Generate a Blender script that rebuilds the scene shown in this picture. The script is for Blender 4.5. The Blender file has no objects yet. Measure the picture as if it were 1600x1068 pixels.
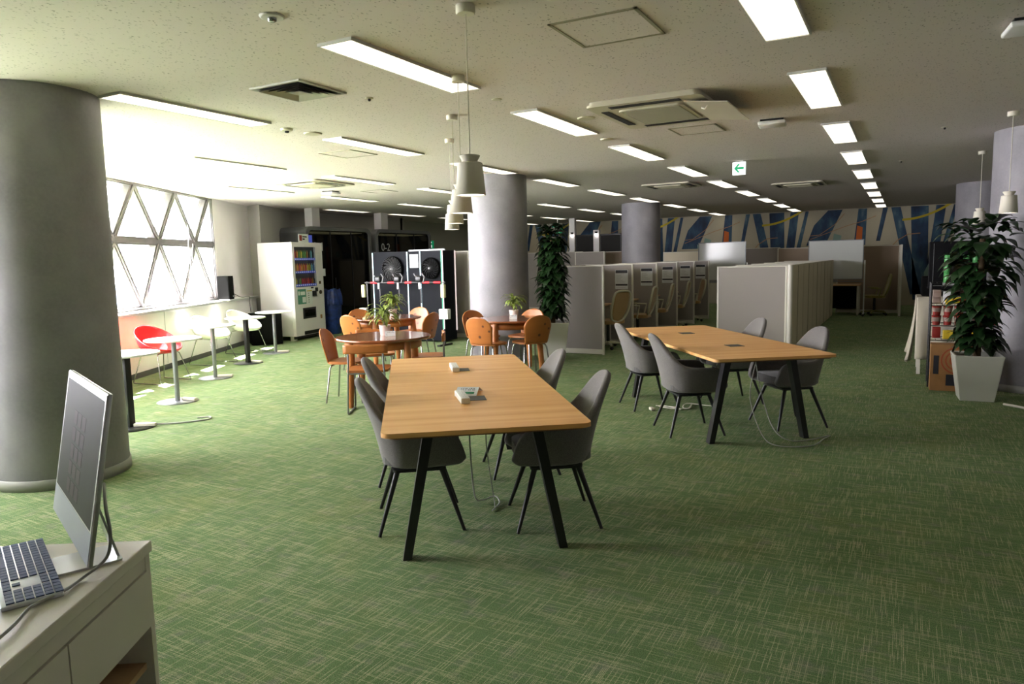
import bpy, bmesh, math, random
from mathutils import Vector, Matrix
random.seed(7)
PI = math.pi
sc = bpy.context.scene
C = sc.collection
# ------------------------------------------------------------------ camera
CAM_H, CEIL = 1.5, 2.732
f_px, pitch, roll, yaw = 1115.23, .1141, -.0232, .5037
fw = Vector((-math.sin(yaw)*math.cos(pitch), math.cos(yaw)*math.cos(pitch), -math.sin(pitch)))
r0 = fw.cross(Vector((0, 0, 1))).normalized(); u0 = r0.cross(fw)
rt = math.cos(roll)*r0 + math.sin(roll)*u0
up = -math.sin(roll)*r0 + math.cos(roll)*u0
cam_d = bpy.data.cameras.new('camera'); cam = bpy.data.objects.new('camera', cam_d); C.objects.link(cam)
M = Matrix.Identity(4)
for i in range(3):
    M[i][0] = rt[i]; M[i][1] = up[i]; M[i][2] = -fw[i]
M[0][3] = 0; M[1][3] = 0; M[2][3] = CAM_H
cam.matrix_world = M
cam_d.sensor_width = 36; cam_d.lens = f_px*36/1600; cam_d.clip_start = .05; cam_d.clip_end = 500
sc.camera = cam
# ------------------------------------------------------------------ light and exposure
SKY, SUN, PANEL = 50.0, 210.0, 2.1
w = bpy.data.worlds.new('sky'); sc.world = w; w.use_nodes = True
bg = w.node_tree.nodes['Background']; bg.inputs[0].default_value = (.98, .955, 1, 1); bg.inputs[1].default_value = SKY
sd = bpy.data.lights.new('sun', 'SUN'); sun = bpy.data.objects.new('sun', sd); C.objects.link(sun)
sd.energy = SUN; sd.angle = .009; sd.color = (1, .96, .9)
DW = Vector((-.4848, .8746, 0)); NW = Vector((.8746, .4848, 0))     # window wall: along it, and into the room
sv = (NW*.61 + DW*.06 + Vector((0, 0, -1))).normalized()
sun.rotation_euler = sv.to_track_quat('-Z', 'Y').to_euler(); sun.location = (-14, 2, 8)
vs = sc.view_settings; vs.view_transform = 'Standard'; vs.look = 'None'; vs.exposure = 0; vs.gamma = 1; vs.use_curve_mapping = False
cy = sc.cycles; cy.use_denoising = True; cy.max_bounces = 7; cy.diffuse_bounces = 4; cy.glossy_bounces = 3
cy.transmission_bounces = 4; cy.transparent_max_bounces = 12; cy.caustics_reflective = False; cy.caustics_refractive = False
cy.sample_clamp_indirect = 40
def wall_pt(a, n, z=0): return Vector((DW.x*a + NW.x*n, DW.y*a + NW.y*n, z))
pd = bpy.data.lights.new('window_portal', 'AREA'); pd.shape = 'RECTANGLE'; pd.size = 9.7; pd.size_y = 1.8; pd.cycles.is_portal = True
po = bpy.data.objects.new('window_portal', pd); C.objects.link(po)
po.matrix_world = Matrix(((DW.x, 0, -NW.x, 0), (DW.y, 0, -NW.y, 0), (0, 1, 0, 0), (0, 0, 0, 1)))
po.location = wall_pt(8.35, -5.46, 1.83)

# ------------------------------------------------------------------ materials
def mat(name, col, rough=.6, metal=0, emit=None, es=1, spec=.5, noise=None, bump=None, alpha=None, sheen=0, coat=0):
    m = bpy.data.materials.new(name); m.use_nodes = True; nt = m.node_tree; b = nt.nodes['Principled BSDF']
    b.inputs['Base Color'].default_value = (*col, 1); b.inputs['Roughness'].default_value = rough
    b.inputs['Metallic'].default_value = metal; b.inputs['Specular IOR Level'].default_value = spec
    if sheen: b.inputs['Sheen Weight'].default_value = sheen
    if coat: b.inputs['Coat Weight'].default_value = coat; b.inputs['Coat Roughness'].default_value = .08
    if emit: b.inputs['Emission Color'].default_value = (*emit, 1); b.inputs['Emission Strength'].default_value = es
    if noise:   # (scale, amount, detail)
        tc = nt.nodes.new('ShaderNodeTexCoord'); n = nt.nodes.new('ShaderNodeTexNoise'); n.inputs['Scale'].default_value = noise[0]
        n.inputs['Detail'].default_value = noise[2] if len(noise) > 2 else 4
        nt.links.new(tc.outputs['Object'], n.inputs['Vector'])
        r = nt.nodes.new('ShaderNodeValToRGB'); a = noise[1]
        r.color_ramp.elements[0].position = .3; r.color_ramp.elements[1].position = .7
        r.color_ramp.elements[0].color = (*[c*(1-a) for c in col], 1); r.color_ramp.elements[1].color = (*[min(1, c*(1+a)) for c in col], 1)
        nt.links.new(n.outputs['Fac'], r.inputs['Fac']); nt.links.new(r.outputs['Color'], b.inputs['Base Color'])
    if bump:
        tc = nt.nodes.new('ShaderNodeTexCoord'); n = nt.nodes.new('ShaderNodeTexNoise'); n.inputs['Scale'].default_value = bump[0]
        nt.links.new(tc.outputs['Object'], n.inputs['Vector'])
        bp = nt.nodes.new('ShaderNodeBump'); bp.inputs['Strength'].default_value = bump[1]; bp.inputs['Distance'].default_value = .01
        nt.links.new(n.outputs['Fac'], bp.inputs['Height']); nt.links.new(bp.outputs['Normal'], b.inputs['Normal'])
    return m
class NT:
    def __init__(s, m): s.t = m.node_tree; s.b = s.t.nodes['Principled BSDF']
    def n(s, k, **kw):
        x = s.t.nodes.new('ShaderNode'+k)
        for a, v in kw.items():
            if a.startswith('_'): setattr(x, a[1:], v)
            else: x.inputs[a.replace('_', ' ')].default_value = v
        return x
    def l(s, a, b): s.t.links.new(a, b)
    def math(s, op, a, b=0.5):
        x = s.t.nodes.new('ShaderNodeMath'); x.operation = op
        for i, v in enumerate((a, b)):
            if isinstance(v, (int, float)): x.inputs[i].default_value = v
            else: s.l(v, x.inputs[i])
        return x.outputs[0]
    def noise(s, vec, scale, sx=1, sy=1, sz=1, detail=2, off=0):
        mp = s.n('Mapping'); mp.inputs['Scale'].default_value = (sx, sy, sz); mp.inputs['Location'].default_value = (off, off*1.7, 0)
        s.l(vec, mp.inputs['Vector'])
        x = s.n('TexNoise'); x.inputs['Scale'].default_value = scale; x.inputs['Detail'].default_value = detail
        s.l(mp.outputs[0], x.inputs['Vector']); return x.outputs['Fac']
    def ramp(s, fac, *stops):
        r = s.n('ValToRGB'); e = r.color_ramp.elements
        while len(e) < len(stops): e.new(.5)
        for k, (p, c) in enumerate(stops): e[k].position = p; e[k].color = (*c, 1) if len(c) == 3 else c
        s.l(fac, r.inputs['Fac']); return r.outputs['Color']
    def mix(s, fac, a, b):
        x = s.t.nodes.new('ShaderNodeMix'); x.data_type = 'RGBA'
        if isinstance(fac, (int, float)): x.inputs[0].default_value = fac
        else: s.l(fac, x.inputs[0])
        for i, v in ((6, a), (7, b)):
            if isinstance(v, tuple): x.inputs[i].default_value = (*v, 1)
            else: s.l(v, x.inputs[i])
        return x.outputs[2]
def carpet():
    m = mat('green_carpet', (.1, .2, .1), .95, spec=.1); k = NT(m); tc = k.n('TexCoord').outputs['Object']
    base = k.ramp(k.noise(tc, 2.2, detail=6), (.3, (.120, .194, .080)), (.5, (.140, .222, .095)), (.75, (.168, .222, .086)))
    patch = k.ramp(k.noise(tc, 9, 1, 1, 1, 3, 5), (.55, (0, 0, 0)), (.75, (1, 1, 1)))
    base = k.mix(k.math('MULTIPLY', patch, .6), base, (.22, .22, .18))
    loops = k.ramp(k.noise(tc, 260, 1, 1, 1, 1), (.3, (.45, .45, .45)), (.7, (1.5, 1.5, 1.5)))
    mm = k.t.nodes.new('ShaderNodeMix'); mm.data_type = 'RGBA'; mm.blend_type = 'MULTIPLY'; mm.inputs[0].default_value = 1
    k.l(base, mm.inputs[6]); k.l(loops, mm.inputs[7]); col = mm.outputs[2]
    sep = k.n('SeparateXYZ'); k.l(tc, sep.inputs[0])
    for a_, b_, o in ((sep.outputs[0], sep.outputs[1], 0), (sep.outputs[1], sep.outputs[0], 31.7)):
        u = k.math('MULTIPLY', a_, 165.0); cell = k.math('FLOOR', u, 0); fr_ = k.math('FRACT', u, 0)
        cv = k.n('CombineXYZ'); k.l(k.math('MULTIPLY', cell, 7.37), cv.inputs[0]); k.l(k.math('MULTIPLY', b_, 5.5), cv.inputs[1]); cv.inputs[2].default_value = o
        nz = k.n('TexNoise'); nz.inputs['Scale'].default_value = 1; nz.inputs['Detail'].default_value = 0; k.l(cv.outputs[0], nz.inputs['Vector'])
        f = k.ramp(nz.outputs['Fac'], (.54, (0, 0, 0)), (.64, (1, 1, 1)))
        ln_ = k.math('LESS_THAN', fr_, .5)
        br = k.ramp(k.noise(tc, 170, 1, 1, 1, 0, o), (.35, (.35, .35, .35)), (.6, (1, 1, 1)))
        clump = k.ramp(k.noise(tc, 4.5, 1, 1, 1, 2, o+7), (.35, (.35, .35, .35)), (.62, (.8, .8, .8)))
        col = k.mix(k.math('MULTIPLY', k.math('MULTIPLY', k.math('MULTIPLY', f, ln_), br), clump), col, (.58, .54, .35))
    k.l(col, k.b.inputs['Base Color'])
    bp = k.n('Bump'); bp.inputs['Strength'].default_value = .5; bp.inputs['Distance'].default_value = .004
    k.l(k.noise(tc, 260, 1, 1, 1, 1), bp.inputs['Height']); k.l(bp.outputs[0], k.b.inputs['Normal'])
    return m
def ceiling_mat():
    m = mat('acoustic_board', (.73, .665, .635), .9, spec=.2); k = NT(m); tc = k.n('TexCoord').outputs['Object']
    wob = k.n('TexNoise'); wob.inputs['Scale'].default_value = 40; k.l(tc, wob.inputs['Vector'])
    v = k.n('TexVoronoi', _feature='F1'); v.inputs['Scale'].default_value = 56; v.inputs['Randomness'].default_value = 1
    mp = k.n('Mapping'); mp.inputs['Scale'].default_value = (1, .55, 1)
    ad = k.t.nodes.new('ShaderNodeVectorMath'); ad.operation = 'MULTIPLY_ADD'; ad.inputs[1].default_value = (.03, .03, 0)
    k.l(wob.outputs['Color'], ad.inputs[0]); k.l(tc, ad.inputs[2]); k.l(ad.outputs[0], mp.inputs['Vector']); k.l(mp.outputs[0], v.inputs['Vector'])
    dots = k.ramp(v.outputs['Distance'], (.17, (1, 1, 1)), (.25, (0, 0, 0)))
    msk = k.ramp(k.noise(tc, 24, 1, 1, 1, 1), (.38, (0, 0, 0)), (.46, (1, 1, 1)))
    f = k.math('MULTIPLY', dots, msk)
    k.l(k.mix(k.math('MULTIPLY', f, .7), (.73, .665, .635), (.22, .20, .17)), k.b.inputs['Base Color'])
    return m
def plaster():
    m = mat('grey_plaster', (.26, .26, .27), .55, spec=.4); k = NT(m); tc = k.n('TexCoord').outputs['Object']
    c = k.ramp(k.noise(tc, 3, 1, 1, .8, 8), (.3, (.190, .180, .198)), (.55, (.240, .229, .250)), (.75, (.295, .283, .303)))
    sp = k.ramp(k.noise(tc, 45, 1, 1, 1, 3, 2), (.35, (0, 0, 0)), (.7, (.5, .5, .5)))
    k.l(k.mix(k.math('MULTIPLY', sp, .35), c, (.34, .34, .35)), k.b.inputs['Base Color'])
    return m
def wood(name, a, b, along=(1.2, 22, 22), rough=.35, rings=5.0, knots=False, coat=0, spec=.5):
    m = mat(name, a, rough, coat=coat, spec=spec); k = NT(m); tc = k.n('TexCoord').outputs['Object']
    n1 = k.noise(tc, rings*.3, *along, 5)
    n2 = k.noise(tc, rings, *along, 3, 4)
    c = k.ramp(n1, (.32, a), (.68, b))
    c = k.mix(k.math('MULTIPLY', n2, .35), c, tuple(x*.72 for x in a))
    if knots:
        v = k.n('TexVoronoi'); v.inputs['Scale'].default_value = 8.5; k.l(tc, v.inputs['Vector'])
        kn = k.ramp(v.outputs['Distance'], (.13, (1, 1, 1)), (.20, (0, 0, 0)))
        c = k.mix(kn, c, (.09, .025, .008))
    k.l(c, k.b.inputs['Base Color']); return m
def fabric(name, a, b, sc_=350):
    m = mat(name, a, .9, spec=.15, sheen=.3); k = NT(m); tc = k.n('TexCoord').outputs['Object']
    c = k.ramp(k.noise(tc, sc_, 1, 1, 1, 2), (.35, a), (.65, b))
    k.l(c, k.b.inputs['Base Color'])
    bp = k.n('Bump'); bp.inputs['Strength'].default_value = .25; bp.inputs['Distance'].default_value = .003
    k.l(k.noise(tc, sc_, 1, 1, 1, 1), bp.inputs['Height']); k.l(bp.outputs[0], k.b.inputs['Normal'])
    return m
def glass(name, tint=(1, 1, 1), gl=.08):
    m = bpy.data.materials.new(name); m.use_nodes = True; nt = m.node_tree
    for x in list(nt.nodes):
        if x.type != 'OUTPUT_MATERIAL': nt.nodes.remove(x)
    t = nt.nodes.new('ShaderNodeBsdfTransparent'); t.inputs[0].default_value = (*tint, 1)
    g = nt.nodes.new('ShaderNodeBsdfGlossy'); g.inputs['Roughness'].default_value = .03
    lw = nt.nodes.new('ShaderNodeLayerWeight'); lw.inputs[0].default_value = .5
    pw = nt.nodes.new('ShaderNodeMath'); pw.operation = 'POWER'; pw.inputs[1].default_value = 5; nt.links.new(lw.outputs['Facing'], pw.inputs[0])
    ma = nt.nodes.new('ShaderNodeMath'); ma.operation = 'MULTIPLY_ADD'; ma.inputs[1].default_value = .5; ma.inputs[2].default_value = gl*.5; nt.links.new(pw.outputs[0], ma.inputs[0])
    mx = nt.nodes.new('ShaderNodeMixShader'); nt.links.new(ma.outputs[0], mx.inputs[0])
    nt.links.new(t.outputs[0], mx.inputs[1]); nt.links.new(g.outputs[0], mx.inputs[2])
    nt.links.new(mx.outputs[0], [x for x in nt.nodes if x.type == 'OUTPUT_MATERIAL'][0].inputs[0]); return m
def mural_blue():
    m = mat('mural_blue', (.03, .08, .18), .7); k = NT(m); tc = k.n('TexCoord').outputs['Object']
    c = k.ramp(k.noise(tc, 1.6, 2.5, 1, 1.2, 6), (.28, (.008, .018, .04)), (.45, (.012, .040, .095)), (.6, (.035, .09, .14)), (.8, (.18, .24, .27)))
    k.l(c, k.b.inputs['Base Color']); return m
MT = dict(
    carpet=carpet(), ceil=ceiling_mat(), plaster=plaster(),
    white=mat('white_paint', (.80, .80, .78), .5), wallw=mat('wall_white', (.88, .84, .86), .7, noise=(2, .03)),
    wallg=mat('wall_grey_vinyl', (.50, .49, .45), .8, noise=(60, .05)), wallc=mat('wall_cream', (.60, .54, .42), .8, noise=(3, .04)),
    base=mat('skirting_grey', (.34, .34, .32), .6), skirt=mat('skirting_dark', (.10, .10, .10), .6),
    sill=mat('sill_white', (.86, .86, .85), .35), silledge=mat('sill_edge_grey', (.42, .42, .42), .4),
    alu=mat('window_aluminium', (.20, .185, .19), .45, metal=.4, noise=(8, .08)), pane=glass('window_glass'),
    smoke=glass('smoked_glass', (.22, .22, .21)), clear=glass('display_glass', (.93, .95, .97)),
    panel=mat('lamp_diffuser', (.9, .9, .9), .5, emit=(1, .91, .72), es=PANEL), trim=mat('lamp_trim', (.62, .61, .58), .5),
    spot=mat('lamp_glow', (.9, .9, .9), .5, emit=(1, .95, .85), es=6), shade=mat('shade_ivory', (.74, .70, .60), .6),
    cable=mat('cable_ivory', (.72, .68, .58), .6), cord=mat('cord_grey', (.42, .43, .40), .6), dark=mat('dark_gap', (.015, .015, .014), .8),
    black=mat('black_metal', (.012, .012, .013), .35, spec=.4), blackm=mat('black_matt', (.004, .004, .004), .9, spec=.05),
    rubber=mat('black_rubber', (.01, .01, .01), .7), chrome=mat('chrome', (.36, .36, .37), .25, metal=1), steel=mat('brushed_steel', (.30, .31, .34), .35, metal=.8),
    oak=wood('oak_top', (.78, .36, .10), (.96, .58, .23), along=(.5, 16, 16), rings=2.6, rough=.42), oakedge=mat('oak_edge_dark', (.20, .10, .04), .5),
    walnut=wood('round_top_wood', (.23, .07, .025), (.34, .115, .042), along=(1, 16, 16), rings=2.0, rough=.18, coat=.6),
    pine=wood('pine_knotty', (.34, .105, .020), (.42, .145, .030), along=(2, 2, 14), rings=1.2, rough=.4, knots=True),
    pineleg=wood('pine_leg', (.38, .125, .026), (.46, .165, .04), along=(10, 10, 1.5), rings=1.2, rough=.4),
    greyf=fabric('grey_wool', (.115, .107, .102), (.205, .192, .184)), greyc=fabric('grey_seat', (.09, .088, .086), (.14, .136, .134)),
    red=mat('red_plastic', (.60, .012, .018), .3, coat=.3), whitep=mat('white_plastic', (.78, .77, .70), .35),
    part=fabric('partition_fabric', (.30, .27, .25), (.36, .33, .305), 500), partb=fabric('partition_tan', (.30, .235, .18), (.36, .28, .215), 500),
    partf=mat('partition_frame', (.66, .63, .55), .45), partback=mat('partition_back', (.66, .58, .42), .5, noise=(1.5, .04)),
    board=mat('whiteboard', (.66, .68, .66), .16, spec=.6), boardf=mat('whiteboard_frame', (.24, .25, .26), .4, metal=.5),
    paper=mat('paper', (.78, .80, .82), .7), ink=mat('ink_black', (.02, .022, .03), .7), inkl=mat('ink_grey', (.35, .36, .38), .7),
    inkg=mat('ink_green', (.02, .22, .09), .7), olive=fabric('olive_mesh', (.20, .17, .04), (.28, .23, .06), 600), frameo=mat('chair_frame', (.56, .54, .40), .45),
    tanm=fabric('tan_mesh', (.34, .21, .08), (.42, .27, .12), 600),
    seam=mat('seam_brown', (.33, .29, .19), .6), hook=mat('hook_grey', (.22, .22, .23), .5), oframe=mat('olive_frame', (.24, .23, .07), .5),
    flap=mat('flap_grey', (.035, .035, .035), .5), desk=mat('desk_white', (.84, .79, .69), .4), deskw=wood('desk_wood', (.60, .36, .18), (.70, .45, .25), rings=1.5),
    silver=mat('silver_alu', (.68, .69, .70), .3, metal=.7), screen=mat('screen_dark', (.035, .034, .033), .5, spec=.04), bezel=mat('screen_bezel', (.55, .56, .58), .4),
    chin=mat('chin_blue_silver', (.40, .45, .52), .5), key=mat('key_blue', (.028, .06, .15), .6, spec=.2), keyb=mat('keyboard_body', (.62, .65, .74), .4, metal=.3),
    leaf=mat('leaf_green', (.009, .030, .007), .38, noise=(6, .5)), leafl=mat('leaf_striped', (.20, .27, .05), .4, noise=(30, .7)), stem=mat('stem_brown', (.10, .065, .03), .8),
    pot=mat('pot_white', (.58, .58, .52), .4), potp=mat('pot_blush', (.72, .60, .54), .5), soil=mat('soil', (.10, .045, .02), .9),
    vend=mat('vending_white', (.80, .77, .79), .35), blueb=mat('bin_bag_blue', (.01, .03, .16), .45, noise=(12, .5)), teal=mat('teal_label', (.08, .26, .20), .5),
    bluel=mat('price_blue', (.05, .08, .45), .4, emit=(.1, .15, .8), es=.25), pod=mat('pod_grey', (.15, .15, .155), .5), podd=mat('pod_inner', (.03, .03, .032), .6),
    gold=mat('pod_ceiling_gold', (.45, .40, .22), .5, emit=(.7, .65, .35), es=1.0), navy=mat('locker_navy', (.006, .007, .010), .6, spec=.10),
    led=mat('led_strip', (.8, .9, .95), .4, emit=(.65, .88, 1), es=.8), ledw=mat('led_strip_warm', (.9, .8, .78), .4, emit=(1, .82, .80), es=.75),
    greent=mat('green_strip', (.03, .35, .18), .5), redt=mat('red_tape', (.55, .01, .02), .5), yellow=mat('yellow_pack', (.62, .45, .02), .5),
    yellowl=mat('pale_yellow', (.75, .72, .40), .5), exitw=mat('exit_face', (.9, .9, .9), .5, emit=(.92, 1, .97), es=1.1), exitg=mat('exit_green', (.0, .32, .13), .5, emit=(0, .4, .15), es=.3),
    ac=mat('aircon_beige', (.56, .52, .40), .5), acg=mat('aircon_grille', (.30, .28, .19), .7), vent=mat('vent_metal', (.42, .41, .36), .4, metal=.3),
    mwhite=mat('mural_ground', (.42, .38, .28), .8, noise=(1.5, .05)), mblue=mural_blue(), morange=mat('mural_orange', (.52, .12, .02), .8), myellow=mat('mural_yellow', (.46, .36, .02), .8),
    mline=mat('mural_line', (.38, .19, .08), .8), mteal=mat('mural_teal', (.22, .33, .28), .8), card=mat('cardboard', (.34, .17, .06), .8, noise=(9, .08)), cardp=mat('cardboard_print', (.36, .08, .03), .8),
    cloth=mat('tablecloth_linen', (.46, .42, .33), .9, noise=(5, .05)), tcan=mat('can_green', (.05, .24, .06), .4), cupred=mat('cup_red', (.26, .02, .014), .5), cupw=mat('cup_white', (.30, .22, .18), .5),
    ext1=mat('facade_blue', (.055, .075, .13), .7, noise=(.6, .2)), ext2=mat('facade_pale', (.04, .07, .15), .7), asphalt=mat('street', (.35, .35, .36), .9), sun_blocker=mat('sun_blocker', (.4, .4, .4), .8),
    tv=mat('tv_black', (.004, .004, .005), .5, spec=.1),
)
for q, (nm, c) in enumerate((('red', (.5, .04, .03)), ('orange', (.62, .22, .03)), ('green', (.12, .32, .06)), ('yellow', (.55, .45, .05)), ('blue', (.06, .20, .45)), ('amber', (.35, .16, .03)), ('dark', (.05, .05, .06)), ('crimson', (.35, .02, .04)), ('cyan', (.15, .42, .5)))):
    MT['dr%d' % q] = mat('drink_'+nm, c, .3)

# ------------------------------------------------------------------ mesh builder
class MB:
    def __init__(s): s.v = []; s.f = []; s.m = []; s.sm = []
    def add(s, vs, fs, m=0, smooth=False, T=None):
        o = len(s.v)
        s.v += [tuple(T @ Vector(p)) if T is not None else tuple(p) for p in vs]
        flip = T is not None and T.to_3x3().determinant() < 0
        for f_ in fs:
            q = [o+i for i in f_]; s.f.append(q[::-1] if flip else q); s.m.append(m); s.sm.append(smooth)
        return s
    def box(s, x0, x1, y0, y1, z0, z1, m=0, T=None):
        v = [(x, y, z) for z in (z0, z1) for y in (y0, y1) for x in (x0, x1)]
        return s.add(v, [(0, 2, 3, 1), (4, 5, 7, 6), (0, 1, 5, 4), (2, 6, 7, 3), (0, 4, 6, 2), (1, 3, 7, 5)], m, False, T)
    def rbox(s, x0, x1, y0, y1, z0, z1, b=.01, m=0, T=None):   # box with chamfered edges
        bm = bmesh.new(); vs = [bm.verts.new((x, y, z)) for z in (z0, z1) for y in (y0, y1) for x in (x0, x1)]
        for q in [(0, 2, 3, 1), (4, 5, 7, 6), (0, 1, 5, 4), (2, 6, 7, 3), (0, 4, 6, 2), (1, 3, 7, 5)]: bm.faces.new([vs[i] for i in q])
        bmesh.ops.bevel(bm, geom=list(bm.edges), offset=b, segments=3, profile=.5, affect='EDGES')
        bm.verts.index_update()
        s.add([v.co[:] for v in bm.verts], [[v.index for v in f_.verts] for f_ in bm.faces], m, True, T); bm.free(); return s
    def prism(s, poly, z0, z1, m=0, T=None, smooth=False):
        n = len(poly); v = [(x, y, z0) for x, y in poly]+[(x, y, z1) for x, y in poly]
        s.add(v, [list(range(n))[::-1], list(range(n, 2*n))], m, False, T)
        return s.add(v, [(i, (i+1) % n, n+(i+1) % n, n+i) for i in range(n)], m, smooth, T)
    def lathe(s, prof, n=24, c=(0, 0), m=0, T=None, cap=True, smooth=True):
        v = []; fs = []
        for r, z in prof:
            for i in range(n): a = 2*PI*i/n; v.append((c[0]+r*math.cos(a), c[1]+r*math.sin(a), z))
        for k in range(len(prof)-1):
            for i in range(n): j = (i+1) % n; fs.append((k*n+i, k*n+j, (k+1)*n+j, (k+1)*n+i))
        s.add(v, fs, m, smooth, T)
        if cap:
            o = len(prof)-1
            cv = v[:n]+v[o*n:]; s.add(cv, [list(range(n))[::-1], list(range(n, 2*n))], m, False, T)
        return s
    def cone(s, p0, p1, ra, rb=None, n=12, m=0, T=None, smooth=True):
        rb = ra if rb is None else rb; p0 = Vector(p0); p1 = Vector(p1); d = (p1-p0)
        q = d.to_track_quat('Z', 'Y').to_matrix().to_4x4(); q.translation = p0
        if T is not None: q = T @ q
        return s.lathe([(ra, 0), (rb, d.length)], n, m=m, T=q, smooth=smooth)
    def tube(s, pts, r, n=8, m=0, T=None, closed=False):
        pts = [Vector(p) for p in pts]; N = len(pts); v = []; fs = []; prev = None
        for i, p in enumerate(pts):
            if closed: t = (pts[(i+1) % N]-pts[i-1]).normalized()
            else: t = (pts[min(i+1, N-1)]-pts[max(i-1, 0)]).normalized()
            if prev is None:
                a = Vector((0, 0, 1)) if abs(t.z) < .9 else Vector((1, 0, 0)); x = t.cross(a).normalized()
            else: x = (prev-t*prev.dot(t)).normalized()
            prev = x; y = t.cross(x); rr = r[i] if isinstance(r, (list, tuple)) else r
            for k in range(n): a = 2*PI*k/n; v.append(p+x*(rr*math.cos(a))+y*(rr*math.sin(a)))
        for i in range(N if closed else N-1):
            for k in range(n): a = i*n+k; b = i*n+(k+1) % n; j = (i+1) % N; fs.append((a, b, j*n+(k+1) % n, j*n+k))
        s.add(v, fs, m, True, T)
        if not closed: s.add(v[:n]+v[-n:], [list(range(n))[::-1], list(range(n, 2*n))], m, False, T)
        return s
    def grid(s, fn, nu, nv, m=0, T=None, cu=False):
        v = [fn(i/(nu if cu else nu-1), j/(nv-1)) for j in range(nv) for i in range(nu)]; fs = []
        for j in range(nv-1):
            for i in range(nu if cu else nu-1): k = (i+1) % nu; fs.append((j*nu+i, j*nu+k, (j+1)*nu+k, (j+1)*nu+i))
        return s.add(v, fs, m, True, T)
    def sphere(s, c, r, n=12, m=0, T=None, sz=1):
        return s.lathe([(max(1e-4, r*math.sin(PI*k/n)), c[2]-sz*r*math.cos(PI*k/n)) for k in range(n+1)], n*2, (c[0], c[1]), m, T, cap=False)
def obj(name, mb, mats, parent=None, loc=None, rz=0, mods=()):
    me = bpy.data.meshes.new(name); me.from_pydata(mb.v, [], mb.f)
    if not isinstance(mats, (list, tuple)): mats = [mats]
    for x in mats: me.materials.append(MT[x] if isinstance(x, str) else x)
    me.polygons.foreach_set('material_index', mb.m); me.polygons.foreach_set('use_smooth', mb.sm)
    me.update()
    o = bpy.data.objects.new(name, me); C.objects.link(o)
    if parent: o.parent = parent
    if loc: o.location = loc
    o.rotation_euler.z = rz
    for kind, kw in mods:
        md = o.modifiers.new(kind.lower(), kind)
        for a, b in kw.items(): setattr(md, a, b)
    return o
def tag(o, label, cat, group=None, kind=None):
    o['label'] = label; o['category'] = cat
    if group: o['group'] = group
    if kind: o['kind'] = kind
    return o
def thing(name, label, cat, loc=(0, 0, 0), rz=0, group=None):
    o = bpy.data.objects.new(name, None); C.objects.link(o); o.empty_display_size = .1
    o.location = loc; o.rotation_euler.z = rz; return tag(o, label, cat, group)
def struct(name, mb, mats, parent=None, mods=()):
    o = obj(name, mb, mats, parent, mods=mods)
    if not parent: o['kind'] = 'structure'
    return o
def sempty(name, loc=(0, 0, 0)):
    o = bpy.data.objects.new(name, None); C.objects.link(o); o.location = loc; o['kind'] = 'structure'; return o
def dup(root, loc, rz, label=None, group=None, scale=None):
    r = root.copy(); C.objects.link(r); r.location = loc; r.rotation_euler.z = rz
    if label: r['label'] = label
    if group: r['group'] = group
    if scale: r.scale = scale
    for ch in list(root.children):
        c = ch.copy(); C.objects.link(c); c.parent = r
        for g in list(ch.children):
            d = g.copy(); C.objects.link(d); d.parent = c
    return r
def TR(x=0, y=0, z=0, rz=0, rx=0, ry=0):
    return Matrix.Translation((x, y, z)) @ Matrix.Rotation(rz, 4, 'Z') @ Matrix.Rotation(ry, 4, 'Y') @ Matrix.Rotation(rx, 4, 'X')
def frame3(o, x, y, z):   # matrix with given origin and axes
    m = Matrix.Identity(4)
    for i in range(3): m[i][0] = x[i]; m[i][1] = y[i]; m[i][2] = z[i]; m[i][3] = o[i]
    return m
def rrect(w_, d, r, n=6, cx=0, cy=0):
    p = []
    for sx, sy, a0 in ((1, -1, -PI/2), (1, 1, 0), (-1, 1, PI/2), (-1, -1, PI)):
        for k in range(n+1): a = a0+PI/2*k/n; p.append((cx+sx*(w_/2-r)+r*math.cos(a), cy+sy*(d/2-r)+r*math.sin(a)))
    return p
BEV = lambda w_, s=2: ('BEVEL', dict(width=w_, segments=s, limit_method='ANGLE'))

# ================================================================== room shell
struct('floor', MB().box(-14.5, 5, -4, 23.5, -.12, 0), 'carpet')
W = sempty('wall_left')
wb = MB(); T = frame3((0, 0, 0), DW, NW, (0, 0, 1))    # local x = along the wall, y = into the room
wb.box(-4, 14.55, -5.36, -5.14, 0, .865, T=T)
wb.box(-4, 3.5, -5.5, -5.36, 0, CEIL, T=T); wb.box(13.22, 15.4, -5.5, -5.36, 0, CEIL, T=T)
wb.box(3.5, 13.22, -5.5, -5.36, 0, .9, T=T)
obj('wall_panel', wb, 'wallw', W)
js = MB()
for a in [x*1.82-.3 for x in range(0, 9)]: js.box(a, a+.006, -5.139, -5.134, .09, .86, T=T)
obj('panel_joint', js, 'silledge', W)
struct('baseboard_left', MB().box(-4, 14.3, -5.139, -5.125, 0, .075, T=T), 'skirt')
s_ = sempty('trim_sill')
obj('sill_top', MB().box(-4, 14.6, -5.36, -5.105, .867, .9, T=T), 'sill', s_)
obj('sill_lip', MB().box(-4, 14.6, -5.104, -5.095, .862, .897, T=T), 'silledge', s_)
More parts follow.
